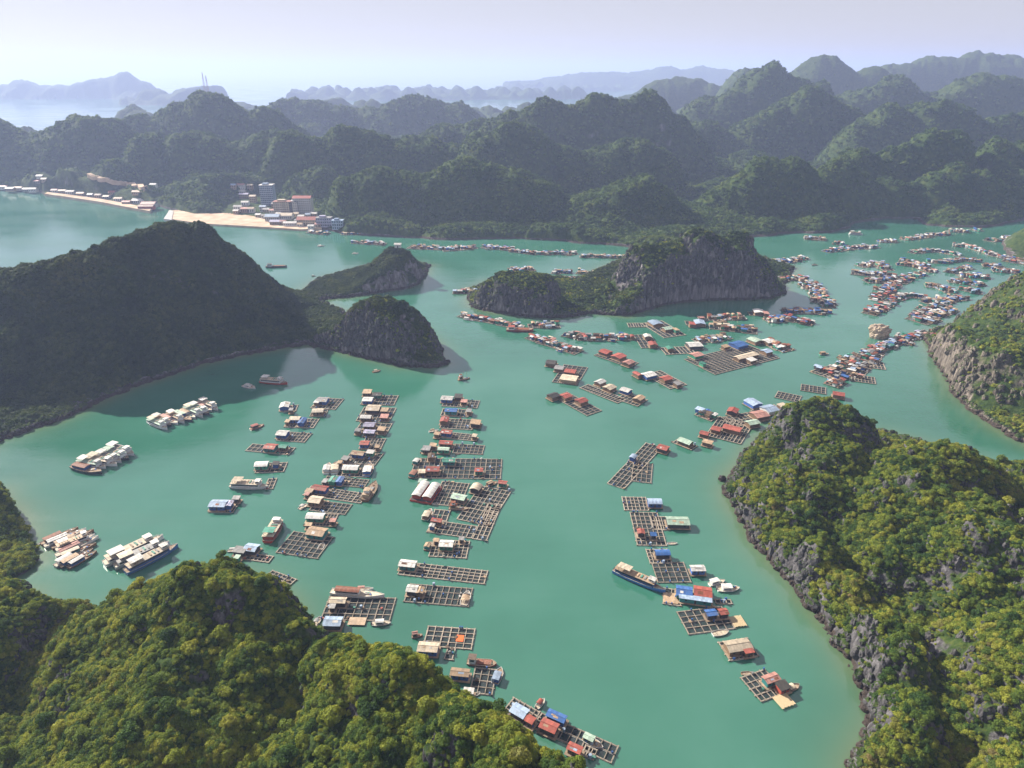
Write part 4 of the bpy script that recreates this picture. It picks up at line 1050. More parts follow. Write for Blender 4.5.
# long two colour roof of the hall: a red panel on its right half
BOATS = [
 (R8,(96,48),(308,138),'tour','blue','cream','long blue tour boat with cream canopy beside the farms',.17,'tour_boat'),
 (R8,(520,122),(612,118),'speed','white','white','white speedboat right of the blue roofed hall',.42,'speedboat'),
 (R8,(488,104),(552,86),'canopy','white','white','white canopied launch touching the hall corner',.36,'launch'),
 (R8,(502,308),(568,294),'skiff','white',None,'white skiff below the blue and red roofed farm',.42,'skiff'),
 (R8,(800,540),(856,512),'skiff','dark','cream','dark skiff moored right of the nearest farm',.4,'skiff'),
 (R8,(620,468),(662,464),'skiff','wood',None,'small skiff at the far corner of the nearest farm',.4,'skiff'),
 (R7,(448,584),(498,582),'skiff','white',None,'little white skiff at corner of the square cage block',.35,'skiff'),
 (R5,(346,222),(415,108),'tour','red','green','red ferry with green canopy beside the wide cage field',.36,'ferry'),
 (R5,(140,264),(210,258),'skiff','white','white','white skiff left of the bluish white farmhouse raft',.3,'skiff'),
 (R5,(612,258),(632,222),'skiff','white',None,'white skiff at right edge of the wide cage field',.5,'skiff'),
 (R5,(672,480),(946,502),'canopy','white','rust','long white boat with rust roof behind the large farm',.17,'houseboat'),
 (R5,(790,462),(888,458),'skiff','white','pink','slim white skiff behind the rust roofed boat',.22,'skiff'),
 (R5,(880,638),(978,632),'speed','white','white','white motorboat at near right corner of the large farm',.36,'motorboat'),
 (R5,(588,648),(615,600),'skiff','white','grey','grey white skiff at left edge of the large farm',.45,'skiff'),
 (R5,(530,130),(580,130),'skiff','wood','cream','brown skiff under the white domed green farmhouse',.4,'skiff'),
 (R2,(158,598),(352,606),'tour','white','cream','big white passenger boat in the left column',.26,'passenger_boat'),
 (R2,(508,716),(548,688),'skiff','white','white','white dinghy left of the cream roofed farmhouse',.5,'dinghy'),
 (R2,(645,535),(662,480),'canopy','white','white','white roofed boat, left one of a pair in the middle column',.42,'boat'),
 (R2,(688,535),(700,475),'canopy','white','cream','cream roofed boat, right one of a pair in the middle column',.42,'boat'),
 (R2,(852,548),(872,482),'canopy','blue','white','blue boat with white roof at the edge of the middle column',.42,'boat'),
 (R2,(845,675),(902,580),'fishing','wood','tan','large wooden fishing ship with masts beside the long cages',.33,'fishing_ship'),
 (R2,(310,62),(448,74),'tour','red','white','white and red cruise boat near the headland shadow',.27,'cruise_boat'),
 (R2,(222,82),(284,96),'speed','white','white','small white boat left of the white and red cruise boat',.44,'boat'),
 (R2,(258,306),(328,282),'canopy','red','red','red roofed houseboat alone in the left of the bay',.42,'houseboat'),
 (Z6,(808,722),(855,714),'fishing','wood','rust','small brown fishing boat beyond the rounded islet',.34,'fishing_boat'),
 (Z6,(466,690),(498,682),'skiff','wood','cream','tiny canopied boat in front of the rounded islet',.4,'small_boat'),
 (Z6,(40,270),(124,268),'barge','dark','dark','dark cargo barge crossing behind the headland',.2,'cargo_barge'),
 (Z6,(245,186),(274,184),'skiff','white','white','white boat leaving a wake off the town',.4,'small_boat'),
 (Z6,(384,216),(410,214),'skiff','white','grey','small boat off the town, right of the boat with a wake',.4,'small_boat'),
 (Z6,(222,306),(238,304),'skiff','dark','white','tiny boat between the headland and fin shaped islet',.4,'small_boat'),
 (Z6,(150,452),(172,450),'skiff','dark','dark','dark boat close to the headland tip',.4,'small_boat'),
 (R3,(158,558),(198,512),'canopy','dark','rust','dark boat with rust roof at left of the widest raft',.45,'boat'),
 (R3,(176,490),(208,455),'canopy','wood','white','brown boat moored left of the green roofed hut',.5,'boat'),
 (R3,(352,712),(458,716),'fishing','wood','rust','brown work boat below the pale green domed house',.26,'work_boat'),
 (R3,(545,600),(600,574),'canopy','dark','tan','dark boat beside the far corner hut of the cage strip',.4,'boat'),
 (R3,(385,432),(412,430),'skiff','dark',None,'dark dinghy below the pale green hut',.4,'dinghy'),
 (R3,(250,318),(300,310),'skiff','white','tan','white skiff left of the narrow cages',.35,'skiff'),
 (R3,(214,430),(258,400),'canopy','dark','grey','dark boat at the grey shacks',.45,'boat'),
 (R3,(268,690),(300,684),'skiff','white',None,'white dinghy just right of the twin white roofed barge',.4,'dinghy'),
 (R6,(228,110),(262,50),'canopy','green','cream','green boat with cream roof at left of the cage strip',.42,'boat'),
 (R6,(236,262),(262,218),'canopy','dark','tan','dark boat left of the bright white roofed house',.5,'boat'),
 (R6,(428,545),(452,470),'skiff','white','tan','white skiff tied to right end of the half white half tan raft',.42,'skiff'),
 (R6,(162,704),(218,694),'canopy','red','pink','red houseboat left of the cage grid with orange tarpaulin',.4,'houseboat'),
 (S1,(286,182),(412,192),'barge','red','brown','long brown roofed red barge above the tan roofed house',.3,'barge'),
 (S1,(404,278),(432,206),'canopy','blue','paleblue','blue boat at right of the tan roofed house',.4,'boat'),
 (S1,(318,324),(342,312),'skiff','green',None,'green dinghy at the white green shed',.5,'dinghy'),
 (S1,(582,380),(616,340),'speed','white','red','red canopied motorboat above the bottom farm',.42,'motorboat'),
 (S1,(778,504),(866,548),'canopy','blue','palegreen','blue boat with pale green roof at the bottom farm',.4,'boat'),
 (R4,(128,282),(196,296),'canopy','red','pink','red boat beside the dark slope at the left edge',.4,'boat'),
 (R4,(190,230),(204,228),'skiff','white',None,'tiny white dinghy near the dark slope',.5,'dinghy'),
 (Z8,(205,620),(242,616),'canopy','green','tan','lone green boat in open water of the right channel',.4,'boat'),
 (V1,(650,105),(750,108),'tour','white','white','large white ship moored before the far dark cliffs',.3,'passenger_ship'),
 (V1,(378,332),(420,330),'skiff','dark','dark','lone dark boat behind the tall double peaked islet',.4,'small_boat'),
 (Z7,(96,158),(128,160),'skiff','white','white','white boat by the foot of the far lit cliff',.35,'small_boat'),
 (R7,(468,64),(476,60),'skiff','dark',None,'dark dinghy at left tip of the pale arched raft',.5,'dinghy'),
 (Z6,(420,-60),(421,-60),'skiff','dark',None,'',.5,''),
]
for b in BOATS:
    if not b[6]: continue
    boat(b[0], b[1], b[2], b[3], b[4], b[5], b[6], 'boats in the bay', b[8], {'tour_boat':'tour boat','speedboat':'speedboat','fishing_ship':'fishing ship','cargo_barge':'cargo barge'}.get(b[8], b[8].replace('_',' ')), b[7])

# twin roofed red barge of the long column
def twin_barge():
    a = ground(*zz(R3, 152, 672)); b = ground(*zz(R3, 262, 690)); cen = (a+b)/2; u = b-a; ang = math.atan2(u.y, u.x); L = u.length
    c = ground(*zz(R3, 190, 585)); v = Vector((-u.y, u.x, 0)).normalized(); D = (c-a).dot(v)
    cen = cen + v*D/2
    root = empty('twin_roofed_barge', (cen.x, cen.y, 0), ang); tag(root, 'red barge carrying two white arched roofs side by side', 'barge', 'boats in the bay')
    m = MB(); m.box(-L/2, L/2, -D/2, D/2, -.3, 1.0); m.build('hull', M_HULLS['red'], root)
    d = MB(); d.box(-L/2+.2, L/2-.2, -D/2+.2, D/2-.2, 1.01, 1.08); d.build('deck', MW['dark'], root)
    for sx in (-1, 1):
        h = MB(); w_ = L*.36; h.box(sx*L*.25-w_/2, sx*L*.25+w_/2, -D*.40, D*.40, 1.08, 3.3); ho = h.build('cabin', MW['red'], root)
        r = roof_mb(D*.84, w_, 'c', .7, 3.3, .3).build('roof', MR['white'], ho); r.location = (sx*L*.25, 0, 0); r.rotation_euler = (0,0,math.pi/2)
        wn_ = MB()
        for k in range(4): wn_.box(sx*L*.25+sx*(w_/2+.01)-.03, sx*L*.25+sx*(w_/2+.01)+.03, -D*.34+k*D*.18, -D*.34+k*D*.18+D*.1, 2.0, 2.8)
        wn_.build('window_row', M_GLASS, ho)
twin_barge()

# boats moored side by side
ORD = ['first','second','third','fourth','fifth','sixth','seventh','eighth','ninth','tenth','eleventh','twelfth','thirteenth','fourteenth','fifteenth','sixteenth','seventeenth','eighteenth','nineteenth','twentieth','twenty first','twenty second']
def flotilla(reg, start, end, n, hd, L, kinds, phrase, group, off=0.0):
    """n boats side by side from start to end; hd: pixel direction of the bows; all at real size L"""
    a = ground(*zz(reg, *start)); b = ground(*zz(reg, *end)); rnd = random.Random(n * 13 + int(start[0]))
    ang = None
    if hd:
        h0 = ground(*zz(reg, *start)); h1 = ground(*zz(reg, start[0]+hd[0], start[1]+hd[1])); ang = math.atan2((h1-h0).y, (h1-h0).x)
    else:
        ang = math.atan2((b-a).y, (b-a).x) - math.pi/2
    for i in range(n):
        p = a.lerp(b, i / max(n-1, 1)); k, hu, rf, wr = kinds[i % len(kinds)]
        f = Vector((math.cos(ang), math.sin(ang), 0)) * rnd.uniform(-off, off)
        LL = L * rnd.uniform(.9, 1.08)
        boat(reg, None, None, k, hu, rf, f'{NAME.get(rf, rf)} roofed {hu}{"en" if hu == "wood" else ""} boat, {ORD[i]} from left, {phrase}', group, 'moored_boat', 'boat', wr, LL, (p + f, ang + rnd.uniform(-.09,.09), LL))
W3 = [('tour','white','white',.25),('tour','white','cream',.24),('tour','white','white',.26),('tour','blue','cream',.25)]
flotilla(R1, (440,512), (628,425), 6, (170,42), 21, [('canopy','dark','rust',.3),('tour','white','white',.29),('tour','white','cream',.27),('tour','white','white',.28),('tour','dark','palegreen',.27),('tour','white','white',.3)], 'ship group farther left, below the headland', 'ships moored below the headland', 1.6)
flotilla(R1, (805,285), (1075,192), 10, (140,55), 19, [('tour','white','cream',.27),('tour','dark','white',.26),('canopy','white','pink',.28),('tour','white','white',.27),('canopy','dark','palegreen',.26),('canopy','white','tan',.26)], 'long ship row by the headland', 'row of ships near the headland', 2.0)
flotilla(R4, (322,185), (385,275), 6, (110,-46), 18, [('canopy','wood','rust',.2),('canopy','white','white',.2),('canopy','wood','tan',.2),('tour','white','white',.22),('canopy','white','pink',.2),('canopy','wood','cream',.2)], 'boat group by the left slope', 'boats moored by the left slope', 3.0)
flotilla(R4, (362,300), (410,318), 3, (110,-60), 15, [('canopy','white','white',.26),('canopy','dark','tan',.25),('canopy','wood','white',.24)], 'lower end of left slope group', 'boats moored by the left slope', 1.5)
flotilla(R4, (700,262), (785,308), 3, (150,-72), 27, [('tour','white','white',.22),('tour','white','cream',.22),('tour','blue','white',.22)], 'cruise boat group above the near hill', 'big white cruise boats above the near hill', 1.2)
# ---------------------------------------------------------------- chains of farms further out
CH = []
def chain(reg, pts, n, L, Wd, phrase, end, roofs=None, huts=(1, 3), boats=.25, jit=1.5, cells=(4, 2), seed=0):
    """n farms spaced along a line of picture points; L, Wd raft size in metres"""
    n = max(1, int(n * 1.12 + .5)) if n < 13 else n; Wd *= 1.35; huts = (huts[0] + 2, huts[1] + 3)
    rnd = random.Random(seed * 101 + n * 7 + int(pts[0][0]))
    P_ = [ground(*zz(reg, *p)) for p in pts]
    seg = [(P_[i+1]-P_[i]).length for i in range(len(P_)-1)]; T = sum(seg)
    cnt = {}
    items = []
    for i in range(n):
        s = T * (i + .5) / n; k = 0
        while k < len(seg)-1 and s > seg[k]: s -= seg[k]; k += 1
        p = P_[k].lerp(P_[k+1], s / seg[k]); d = P_[k+1]-P_[k]
        ang = math.atan2(d.y, d.x) + rnd.choice([0, 0, math.pi/2]) * (1 if Wd > .5*L else 0) + rnd.uniform(-.12, .12)
        items.append((p + Vector((rnd.uniform(-jit, jit), rnd.uniform(-jit, jit), 0)), ang))
    bag = (roofs or ['red','pink','white','blue','grey','cream','tan','rust','paleblue','green','brown','lilac','pink']) + ['white','grey','tan','rust','paleblue','brown','blue']
    mine = []; CH.append(mine)
    for i, (p, ang) in enumerate(items):
        l = L * rnd.uniform(.8, 1.2); w = Wd * rnd.uniform(.8, 1.15)
        rf0 = rnd.choice(bag)
        lab = f'{NAME.get(rf0, rf0)} roofed farm, {ORD[i]} from {end}, {phrase}'
        root = empty('floating_farm', (p.x, p.y, 0), ang); tag(root, lab, 'fish farm', 'fish farms in the ' + phrase); mine.append(root)
        nx = max(2, int(l / 3.3)); ny = max(2, int(w / 3.4))
        raft(root, l, w, nx, ny, rnd, False)
        nh = rnd.randint(*huts); rot0 = 0
        xs = [(-l*.5 + l*(k+.5)/nh) for k in range(nh)]; rnd.shuffle(xs)
        for k in range(nh):
            hw = min(rnd.uniform(2.2, 4.0), l/nh*1.1); hd = min(rnd.uniform(2.2, 3.7), w*.8)
            if k == 0: hw = min(rnd.uniform(3.6, 5.4), l*.5); 
            house(root, xs[k] + rnd.uniform(-.5,.5), rnd.uniform(-.36,.36)*w, hw, hd, rf0 if k == 0 else rnd.choice(bag), rnd.choice(['wood','blue','teal','green','tan','white','dark','wood']), rnd.choice('gggcs'), rnd.choice([0,0,0,math.pi/2]) if k else 0, rnd, False, rnd.uniform(2.0, 2.8))
        for k in range(rnd.randint(3, 6)):
            cb = MB(); cb.box(-.7,.7,-.5,.5,0,.7); ob = cb.build('crate', MR[rnd.choice(['white','tan','pink','grey','paleblue'])], root); ob.location = (rnd.uniform(-.45,.45)*l, rnd.choice([-1,1])*w*.45, .61)
        if rnd.random() < boats:
            q = p + Vector((math.cos(ang+math.pi/2), math.sin(ang+math.pi/2), 0)) * (w/2 + 2.2) * rnd.choice([-1, 1])
            bk = rnd.choice([('canopy','white','white'),('skiff','wood','tan'),('canopy','dark','grey'),('skiff','white','white'),('canopy','blue','cream')])
            boat(reg, None, None, bk[0], bk[1], bk[2], f'{bk[1]} boat at {ORD[i]} farm from {end}, {phrase}'.replace('wood boat','wooden boat'), 'boats tied to the ' + phrase, 'moored_boat', 'boat', .32, rnd.uniform(6, 10), (q, ang + rnd.choice([0, math.pi]), rnd.uniform(6, 10)), False)

def mid(reg, A, B, C_, nx, ny, houses, label):
    farm(reg, A, B, C_, nx, ny, houses, label, 'fish farms in the middle bay', False, 5)
# rows around the flat topped islet
chain(M1, [(110,235),(400,292)], 6, 13, 8, 'dense row below the flat topped islet', 'left', ['brown','paleblue','cream','pink','red','rust','white'], (2,3), .3, 1.0)
chain(M1, [(480,290),(590,285)], 3, 11, 10, 'short linking row below flat topped islet', 'left', ['rust','red','tan'], (1,2), .2)
chain(M1, [(465,345),(690,418)], 6, 12, 9, 'slanting row right of the flat topped islet', 'left', ['pink','cream','red','brown','white','red'], (2,3), .2, .8)
boat(M1, (340,310), (478,312), 'barge', 'red', 'red', 'large brown red barge at the end of the dense row', 'boats in the bay', 'barge', 'barge', .3)
chain(M1, [(645,335),(740,350),(975,348)], 7, 11, 9, 'ragged row before double peaked islet', 'left', ['grey','red','pink','red','dark','tan','red'], (1,3), .4, 1)
mid(M1,(575,575),(700,592),(508,470),5,7,[(570,472,56,28,'dark','wood','g'),(612,500,52,26,'grey','wood','g'),(668,518,62,26,'red','wood','g'),(662,552,92,38,'cream','tan','g')],'broad farm with a large cream roofed hall, left of the middle rows')
mid(M1,(752,748),(826,722),(552,658),3,12,[(580,642,60,30,'dark','wood','g'),(644,644,54,30,'red','wood','g'),(724,668,60,30,'red','wood','g')],'lowest slanting raft with dark and two red roofs in the middle bay')
mid(M1,(908,684),(950,664),(712,608),2,14,[(820,572,58,24,'white','wood','g'),(868,600,62,30,'cream','wood','g')],'slanting raft with two whitish roofs in line')
mid(M1,(1010,700),(1060,668),(905,660),3,6,[(952,614,52,30,'white','blue','g'),(1020,655,60,26,'tan','wood','g')],'slanting raft with white and tan roofs next to the whitish pair')
mid(M1,(965,500),(1015,478),(790,438),3,10,[(848,418,58,28,'red','wood','g'),(915,440,66,30,'red','wood','g'),(965,472,60,24,'pink','wood','g')],'slanting raft with three red roofs right of the middle')
mid(M2,(460,662),(545,640),(280,600),4,10,[(294,582,32,28,'red','wood','g'),(352,586,74,30,'white','blue','g'),(440,605,60,26,'red','wood','g'),(500,632,40,20,'grey','wood','s')],'cluster raft with white blue hall between red roofs')
mid(M2,(250,345),(345,345),(256,325),7,1,[],'low bare float row near the double peaked islet')
mid(M2,(430,400),(540,385),(345,322),5,5,[(385,320,64,28,'paleblue','wood','g'),(448,350,52,18,'palegreen','wood','g'),(490,355,30,18,'tan','green','s')],'farm with pale blue and pale green roofs below the double peaked islet')
mid(M2,(315,452),(405,450),(312,385),4,5,[(345,388,40,20,'white','wood','g'),(372,428,44,24,'red','wood','g')],'small square farm with white and red huts amid green water')
mid(M2,(545,335),(645,338),(560,315),4,1,[(612,318,58,28,'paleblue','wood','g'),(575,326,36,18,'red','wood','s')],'little farm with a pale blue hut in the islet shadow')
chain(M2, [(610,300),(830,295)], 4, 13, 11, 'reddish row in double peaked islet shadow', 'left', ['red','tan','red','pink'], (1,2), .2)
chain(M2, [(680,345),(900,365)], 4, 14, 11, 'row in front of reddish shaded row', 'left', ['red','palegreen','tan','cream'], (1,2), .2)
mid(M2,(440,486),(590,478),(450,450),8,2,[(460,450,38,20,'green','wood','g'),(585,432,78,32,'white','dark','g')],'cage raft with a wide white roofed hall and green hut')
chain(M2, [(600,420),(750,398)], 3, 13, 9, 'row behind the wide white roofed hall', 'left', ['rust','brown','tan'], (1,2), .2)
mid(M2,(690,588),(1020,504),(560,505),16,12,[(850,490,150,22,'cream','wood','g'),(878,510,50,18,'white','wood','s'),(812,430,80,34,'blue','blue','g'),(895,408,62,28,'palegreen','wood','g'),(965,414,60,24,'white','wood','g'),(596,484,66,26,'pink','green','g'),(955,466,52,22,'paleblue','wood','g'),(745,442,44,14,'tan','wood','s'),(628,528,26,18,'green','green','s')],'largest cage field of the middle bay with a long cream hall')
mid(M2,(870,285),(965,288),(880,268),4,1,[(915,262,56,24,'white','wood','g'),(952,270,30,20,'pink','wood','s')],'white roofed hut raft at right foot of the double peaked islet')
# cluster behind the near right hill
HB = (700,380,3.16)
mid(HB,(18,176),(128,204),(58,116),10,6,[(52,154,32,18,'red','wood','g'),(102,152,60,20,'red','wood','g'),(14,168,30,16,'red','wood','g'),(104,96,34,20,'red','dark','g'),(24,196,34,14,'tan','wood','s')],'cage field with scattered red roofs behind the near right hill')
mid(HB,(110,150),(215,130),(120,110),8,4,[(166,134,44,18,'palegreen','wood','g'),(188,108,52,26,'pink','wood','g')],'cages with a pink roof, left of the near right hill top')
mid(HB,(195,118),(270,100),(200,88),5,3,[(168,70,44,26,'paleblue','blue','g'),(220,90,48,26,'paleblue','white','g'),(262,82,30,16,'cream','wood','s')],'farm with two pale blue roofed houses above the near right hill')
mid(HB,(236,56),(310,72),(250,38),6,3,[],'bare cage raft peeking over the near right hill')
mid(HB,(318,34),(396,46),(330,16),6,3,[(438,44,38,16,'red','wood','g')],'cage raft with red hut on the far side of the near hill top')
chain(HB, [(0,108),(40,122)], 2, 9, 7, 'dark pair left of cage field', 'left', ['dark','brown'], (1,2), 0)
# long chain from the near hill up the right channel
chain(Z8, [(215,700),(330,650),(440,600),(560,555),(640,530)], 13, 14, 11, 'long chain up the right channel', 'near end', ['red','red','pink','paleblue','grey','tan','lilac','white','green'], (2,3), .3, 2.2, seed=3)
chain(Z8, [(240,745),(330,700),(400,640),(470,575)], 8, 13, 10, 'near side of long right chain', 'near end', ['red','rust','paleblue','brown','pink'], (1,3), .15, 2, seed=4)
mid(Z8,(335,725),(430,738),(355,702),7,3,[],'bare cages at lower edge of the long channel chain')
mid(Z8,(380,670),(470,680),(400,645),6,3,[],'bare cages right of the middle of the long channel chain')
# crescent left of the channel
chain(V1, [(150,440),(300,425),(400,480),(460,570),(520,640)], 12, 13, 10, 'crescent right of double peaked islet', 'far end', None, (1,3), .3, 2.2, seed=5)
chain(V1, [(300,470),(400,520),(440,610)], 5, 12, 9, 'inner side of the crescent', 'far end', None, (2,3), .1, 2, seed=6)
chain(V1, [(200,670),(350,670),(480,670)], 5, 15, 9, 'lower arm of the crescent', 'left', ['brown','blue','white','grey'], (1,3), .3, 2, seed=7)
chain(V1, [(50,740),(210,725),(380,760)], 5, 14, 9, 'row under lower arm of the crescent', 'left', ['red','blue','red','white'], (2,3), .2, 2, seed=8)
chain(Z8, [(0,570),(60,600)], 3, 12, 9, 'row at right end of largest cage field', 'top', ['tan','white','rust'], (2,3), .2, 2, seed=8)
# far side, centre of the right channel
chain(V1, [(730,340),(860,320),(930,370)], 6, 12, 11, 'far block left of channel middle', 'left', ['brown','grey','lilac','tan'], (1,3), .1, 2.5, seed=9)
chain(V1, [(710,390),(800,400),(900,400)], 6, 12, 11, 'second row of the far block', 'left', ['brown','grey','pink','white'], (1,3), .1, 2.5, seed=10)
chain(V1, [(760,450),(900,450),(1010,420)], 6, 12, 11, 'third row of the far block', 'left', ['pink','rust','white','lilac'], (1,3), .1, 2.5, seed=11)
chain(Z8, [(440,365),(500,345),(560,310),(620,295)], 8, 12, 10, 'upper right rows of the far block', 'left', None, (1,3), .1, 2.5, seed=12)
chain(Z8, [(530,260),(590,265),(650,290)], 5, 12, 9, 'top row of the far block', 'left', ['brown','pink','tan'], (1,3), .1, 2, seed=13)
chain(V1, [(830,580),(930,530),(1000,480)], 6, 12, 10, 'upper red rows left of channel middle', 'left', ['red','red','white','pink'], (2,3), .2, 2.5, seed=14)
chain(V1, [(800,695),(880,650),(960,600),(1020,560)], 7, 12, 10, 'lower red rows left of channel middle', 'near end', ['red','lilac','paleblue','white','red'], (2,3), .2, 2.5, seed=15)
chain(Z8, [(520,390),(560,385),(620,392)], 4, 11, 8, 'short arm right of the red rows', 'left', ['grey','brown','white'], (1,2), .2, 1.5, seed=16)
chain(V2, [(215,710),(330,640),(430,600),(530,560)], 7, 13, 11, 'big block right of the channel', 'near end', ['white','paleblue','brown','pink','cream'], (2,3), .15, 2.5, seed=17)
chain(V2, [(300,730),(400,690),(520,640)], 6, 13, 11, 'near edge of the big right block', 'left', ['pink','cream','tan','brown'], (2,3), .15, 2.5, seed=18)
chain(V2, [(330,590),(440,570),(600,560)], 5, 12, 9, 'far edge of the big right block', 'left', ['palegreen','dark','white','red'], (1,3), .15, 2, seed=19)
chain(V2, [(335,470),(430,480),(500,515)], 5, 12, 9, 'row above the big right block', 'left', ['tan','paleblue','grey'], (1,3), .1, 1.5, seed=20)
chain(V2, [(530,445),(640,450),(720,470)], 5, 12, 10, 'lilac row left of the edge island', 'left', ['brown','pink','lilac'], (2,3), .1, 2, seed=21)
chain(V2, [(590,500),(700,515)], 3, 12, 9, 'short row below the lilac row', 'left', ['rust','pink'], (1,3), .1, 2, seed=22)
chain(V2, [(495,380),(560,355),(640,345)], 4, 12, 9, 'tan row in the upper right water', 'left', ['tan','pink','cream'], (2,3), .1, 2, seed=23)
chain(V2, [(570,400),(660,400),(770,415)], 5, 12, 8, 'row just below the tan row', 'left', ['brown','red','palegreen'], (2,3), .1, 1.5, seed=24)
chain(V2, [(365,300),(460,305),(560,285),(700,295)], 8, 12, 8, 'upper winding row of the right water', 'left', ['white','red','tan','brown','grey'], (2,3), .1, 1.5, seed=25)
chain(V2, [(235,235),(330,222),(450,230),(540,250)], 7, 12, 8, 'topmost winding row', 'left', ['blue','white','pink','grey','tan'], (2,3), .1, 1.5, seed=26)
chain(V2, [(150,290),(220,300),(330,340)], 4, 12, 8, 'faint group left of winding rows', 'left', ['pink','brown'], (1,2), .1, 2, seed=27)
chain(V2, [(520,182),(620,190),(720,220),(800,250),(880,270),(1010,290)], 12, 12, 8, 'diagonal line toward the right edge', 'left', ['white','pink','red','tan','brown','grey'], (2,3), .1, 1.5, seed=28)
chain(V2, [(750,325),(850,335)], 3, 12, 9, 'reddish trio before the edge island', 'left', ['red','brown','pink'], (2,3), .1, 1.5, seed=29)
chain(V2, [(840,365),(960,375)], 4, 12, 9, 'rafts touching the edge island', 'left', ['brown','grey','tan'], (2,3), .1, 1.5, seed=30)
chain(V2, [(890,290),(1020,310)], 4, 12, 9, 'rafts between diagonal line and right edge', 'left', ['brown','red','tan'], (2,3), .1, 1.5, seed=31)
chain(V2, [(780,150),(850,145)], 2, 16, 10, 'pale pair near far right cliff', 'left', ['cream','white'], (2,3), 0, 1, seed=32)
chain(V2, [(890,130),(940,130)], 2, 12, 8, 'small pair at far right cliff foot', 'left', ['tan','brown'], (1,2), 0, 1, seed=33)
chain(V2, [(160,140),(260,130),(360,110),(480,105)], 8, 13, 9, 'thin row before the far lit cliff', 'left', ['white','pink','tan','red','cream'], (2,3), .1, 1, seed=34)
chain(V2, [(490,82),(630,85)], 3, 15, 9, 'pale row at far lit cliff foot', 'left', ['cream','white','palegreen'], (2,3), .1, 1, seed=35)
chain(V2, [(665,75),(715,72)], 1, 14, 9, 'gap below the far cliff', 'left', ['palegreen'], (2,3), 0, 1, seed=36)
chain(V1, [(870,160),(990,158)], 3, 13, 9, 'short pale row left of thin row', 'left', ['cream','pink','white'], (2,3), 0, 1, seed=37)
chain(V1, [(490,235),(600,215),(720,205),(825,195)], 7, 14, 11, 'wide row behind double peaked islet', 'left', ['white','tan','grey','pink','lilac'], (2,3), .1, 2, seed=38)
chain(V1, [(540,175),(600,180)], 2, 12, 8, 'small pair above the wide row', 'left', ['white','tan'], (1,2), 0, 1, seed=39)
chain(V1, [(330,135),(470,145)], 3, 14, 9, 'far trio in the dark cliff shadow', 'left', ['cream','grey','brown'], (2,3), .3, 1, seed=40)
chain(V1, [(20,305),(130,310),(220,300),(330,285)], 7, 13, 9, 'row emerging behind the tall islet', 'left', ['white','tan','cream','grey','red'], (1,3), .1, 1.5, seed=41)
# far centre
chain(Z6, [(395,170),(520,178)], 4, 14, 9, 'left row beyond the fin shaped islet', 'left', ['cream','pink','grey'], (2,3), .1, 1.5, seed=42)
chain(Z6, [(630,190),(740,195)], 4, 18, 16, 'tan group beyond the fin shaped islet', 'left', ['tan','cream','tan'], (2,3), .1, 2, seed=43)
chain(Z6, [(760,200),(870,192)], 5, 14, 11, 'row right of the tan barge group', 'left', ['white','grey','pink'], (2,3), .2, 2, seed=44)
chain(Z6, [(915,190),(1020,200)], 5, 13, 11, 'far row in the centre of the bay', 'left', ['pink','cream','lilac'], (2,3), .2, 2, seed=45)
chain(Z7, [(0,205),(90,215)], 3, 13, 9, 'far row above the flat topped islet', 'left', ['pink','red','white'], (2,3), .2, 1, seed=46)
chain(Z7, [(110,215),(250,215)], 6, 13, 9, 'far row with a mast, centre right', 'left', ['grey','white','red','dark'], (1,3), .2, 1.5, seed=47)
chain(Z7, [(275,228),(440,230)], 6, 12, 8, 'far row ending in a blue hut', 'left', ['grey','tan','cream','white'], (1,3), .1, 1, seed=48)
chain(Z7, [(0,282),(60,280)], 4, 13, 14, 'settlement behind the flat topped islet', 'left', ['pink','white','red'], (2,3), .1, 1.5, seed=49)
chain(Z7, [(165,290),(235,292)], 3, 11, 7, 'small row in the islet gap', 'left', ['brown','grey','tan'], (1,2), .1, 1, seed=50)
chain(Z7, [(270,290),(320,295)], 2, 14, 10, 'tan pair above the islet gap', 'left', ['cream','tan'], (1,2), .1, 1, seed=51)
chain(Z7, [(205,320),(255,322)], 2, 10, 7, 'pale pair inside the islet gap', 'left', ['white','pink'], (1,2), .1, 1, seed=52)
chain(M1, [(85,115),(200,115)], 3, 13, 9, 'three rafts left of the flat topped islet', 'left', ['red','tan','pink'], (2,3), .1, 1, seed=53)
chain(Z6, [(210,130),(290,138)], 3, 12, 7, 'rafts in front of the town quay', 'left', ['white','pink','tan'], (1,2), .2, 1, seed=54)
chain(Z6, [(340,138),(600,140)], 7, 12, 6, 'thin row along the far cliff foot', 'left', ['cream','grey','pink'], (1,2), .1, 1, seed=55)

# the farthest chains, too many and too small to count, become one mass
total = len([o for o in bpy.data.objects if o.name.startswith('floating_farm')])
order = sorted(CH, key=lambda c: -sum(o.location.y for o in c) / max(len(c), 1))
gone = []
while total > 292:
    c = order.pop(0); gone += c; total -= len(c)
kids = {}
for o in bpy.data.objects:
    if o.parent: kids.setdefault(o.parent.name, []).append(o)
gv = []; gf = []; gm = []; slots = []
def eat(o, M_):
    M_ = M_ @ o.matrix_basis
    if o.type == 'MESH':
        b = len(gv); me = o.data
        gv.extend((M_ @ v.co)[:] for v in me.vertices)
        mt = me.materials[0]
        if mt not in slots: slots.append(mt)
        k = slots.index(mt)
        for f in me.polygons: gf.append([b + i for i in f.vertices]); gm.append(k)
    for c in kids.get(o.name, []): eat(c, M_)
    bpy.data.objects.remove(o)
for o in gone: eat(o, Matrix.Identity(4))
me = bpy.data.meshes.new('far_floating_village'); me.from_pydata(gv, [], gf)
for m_ in slots: me.materials.append(m_)
me.polygons.foreach_set('material_index', gm); me.update()
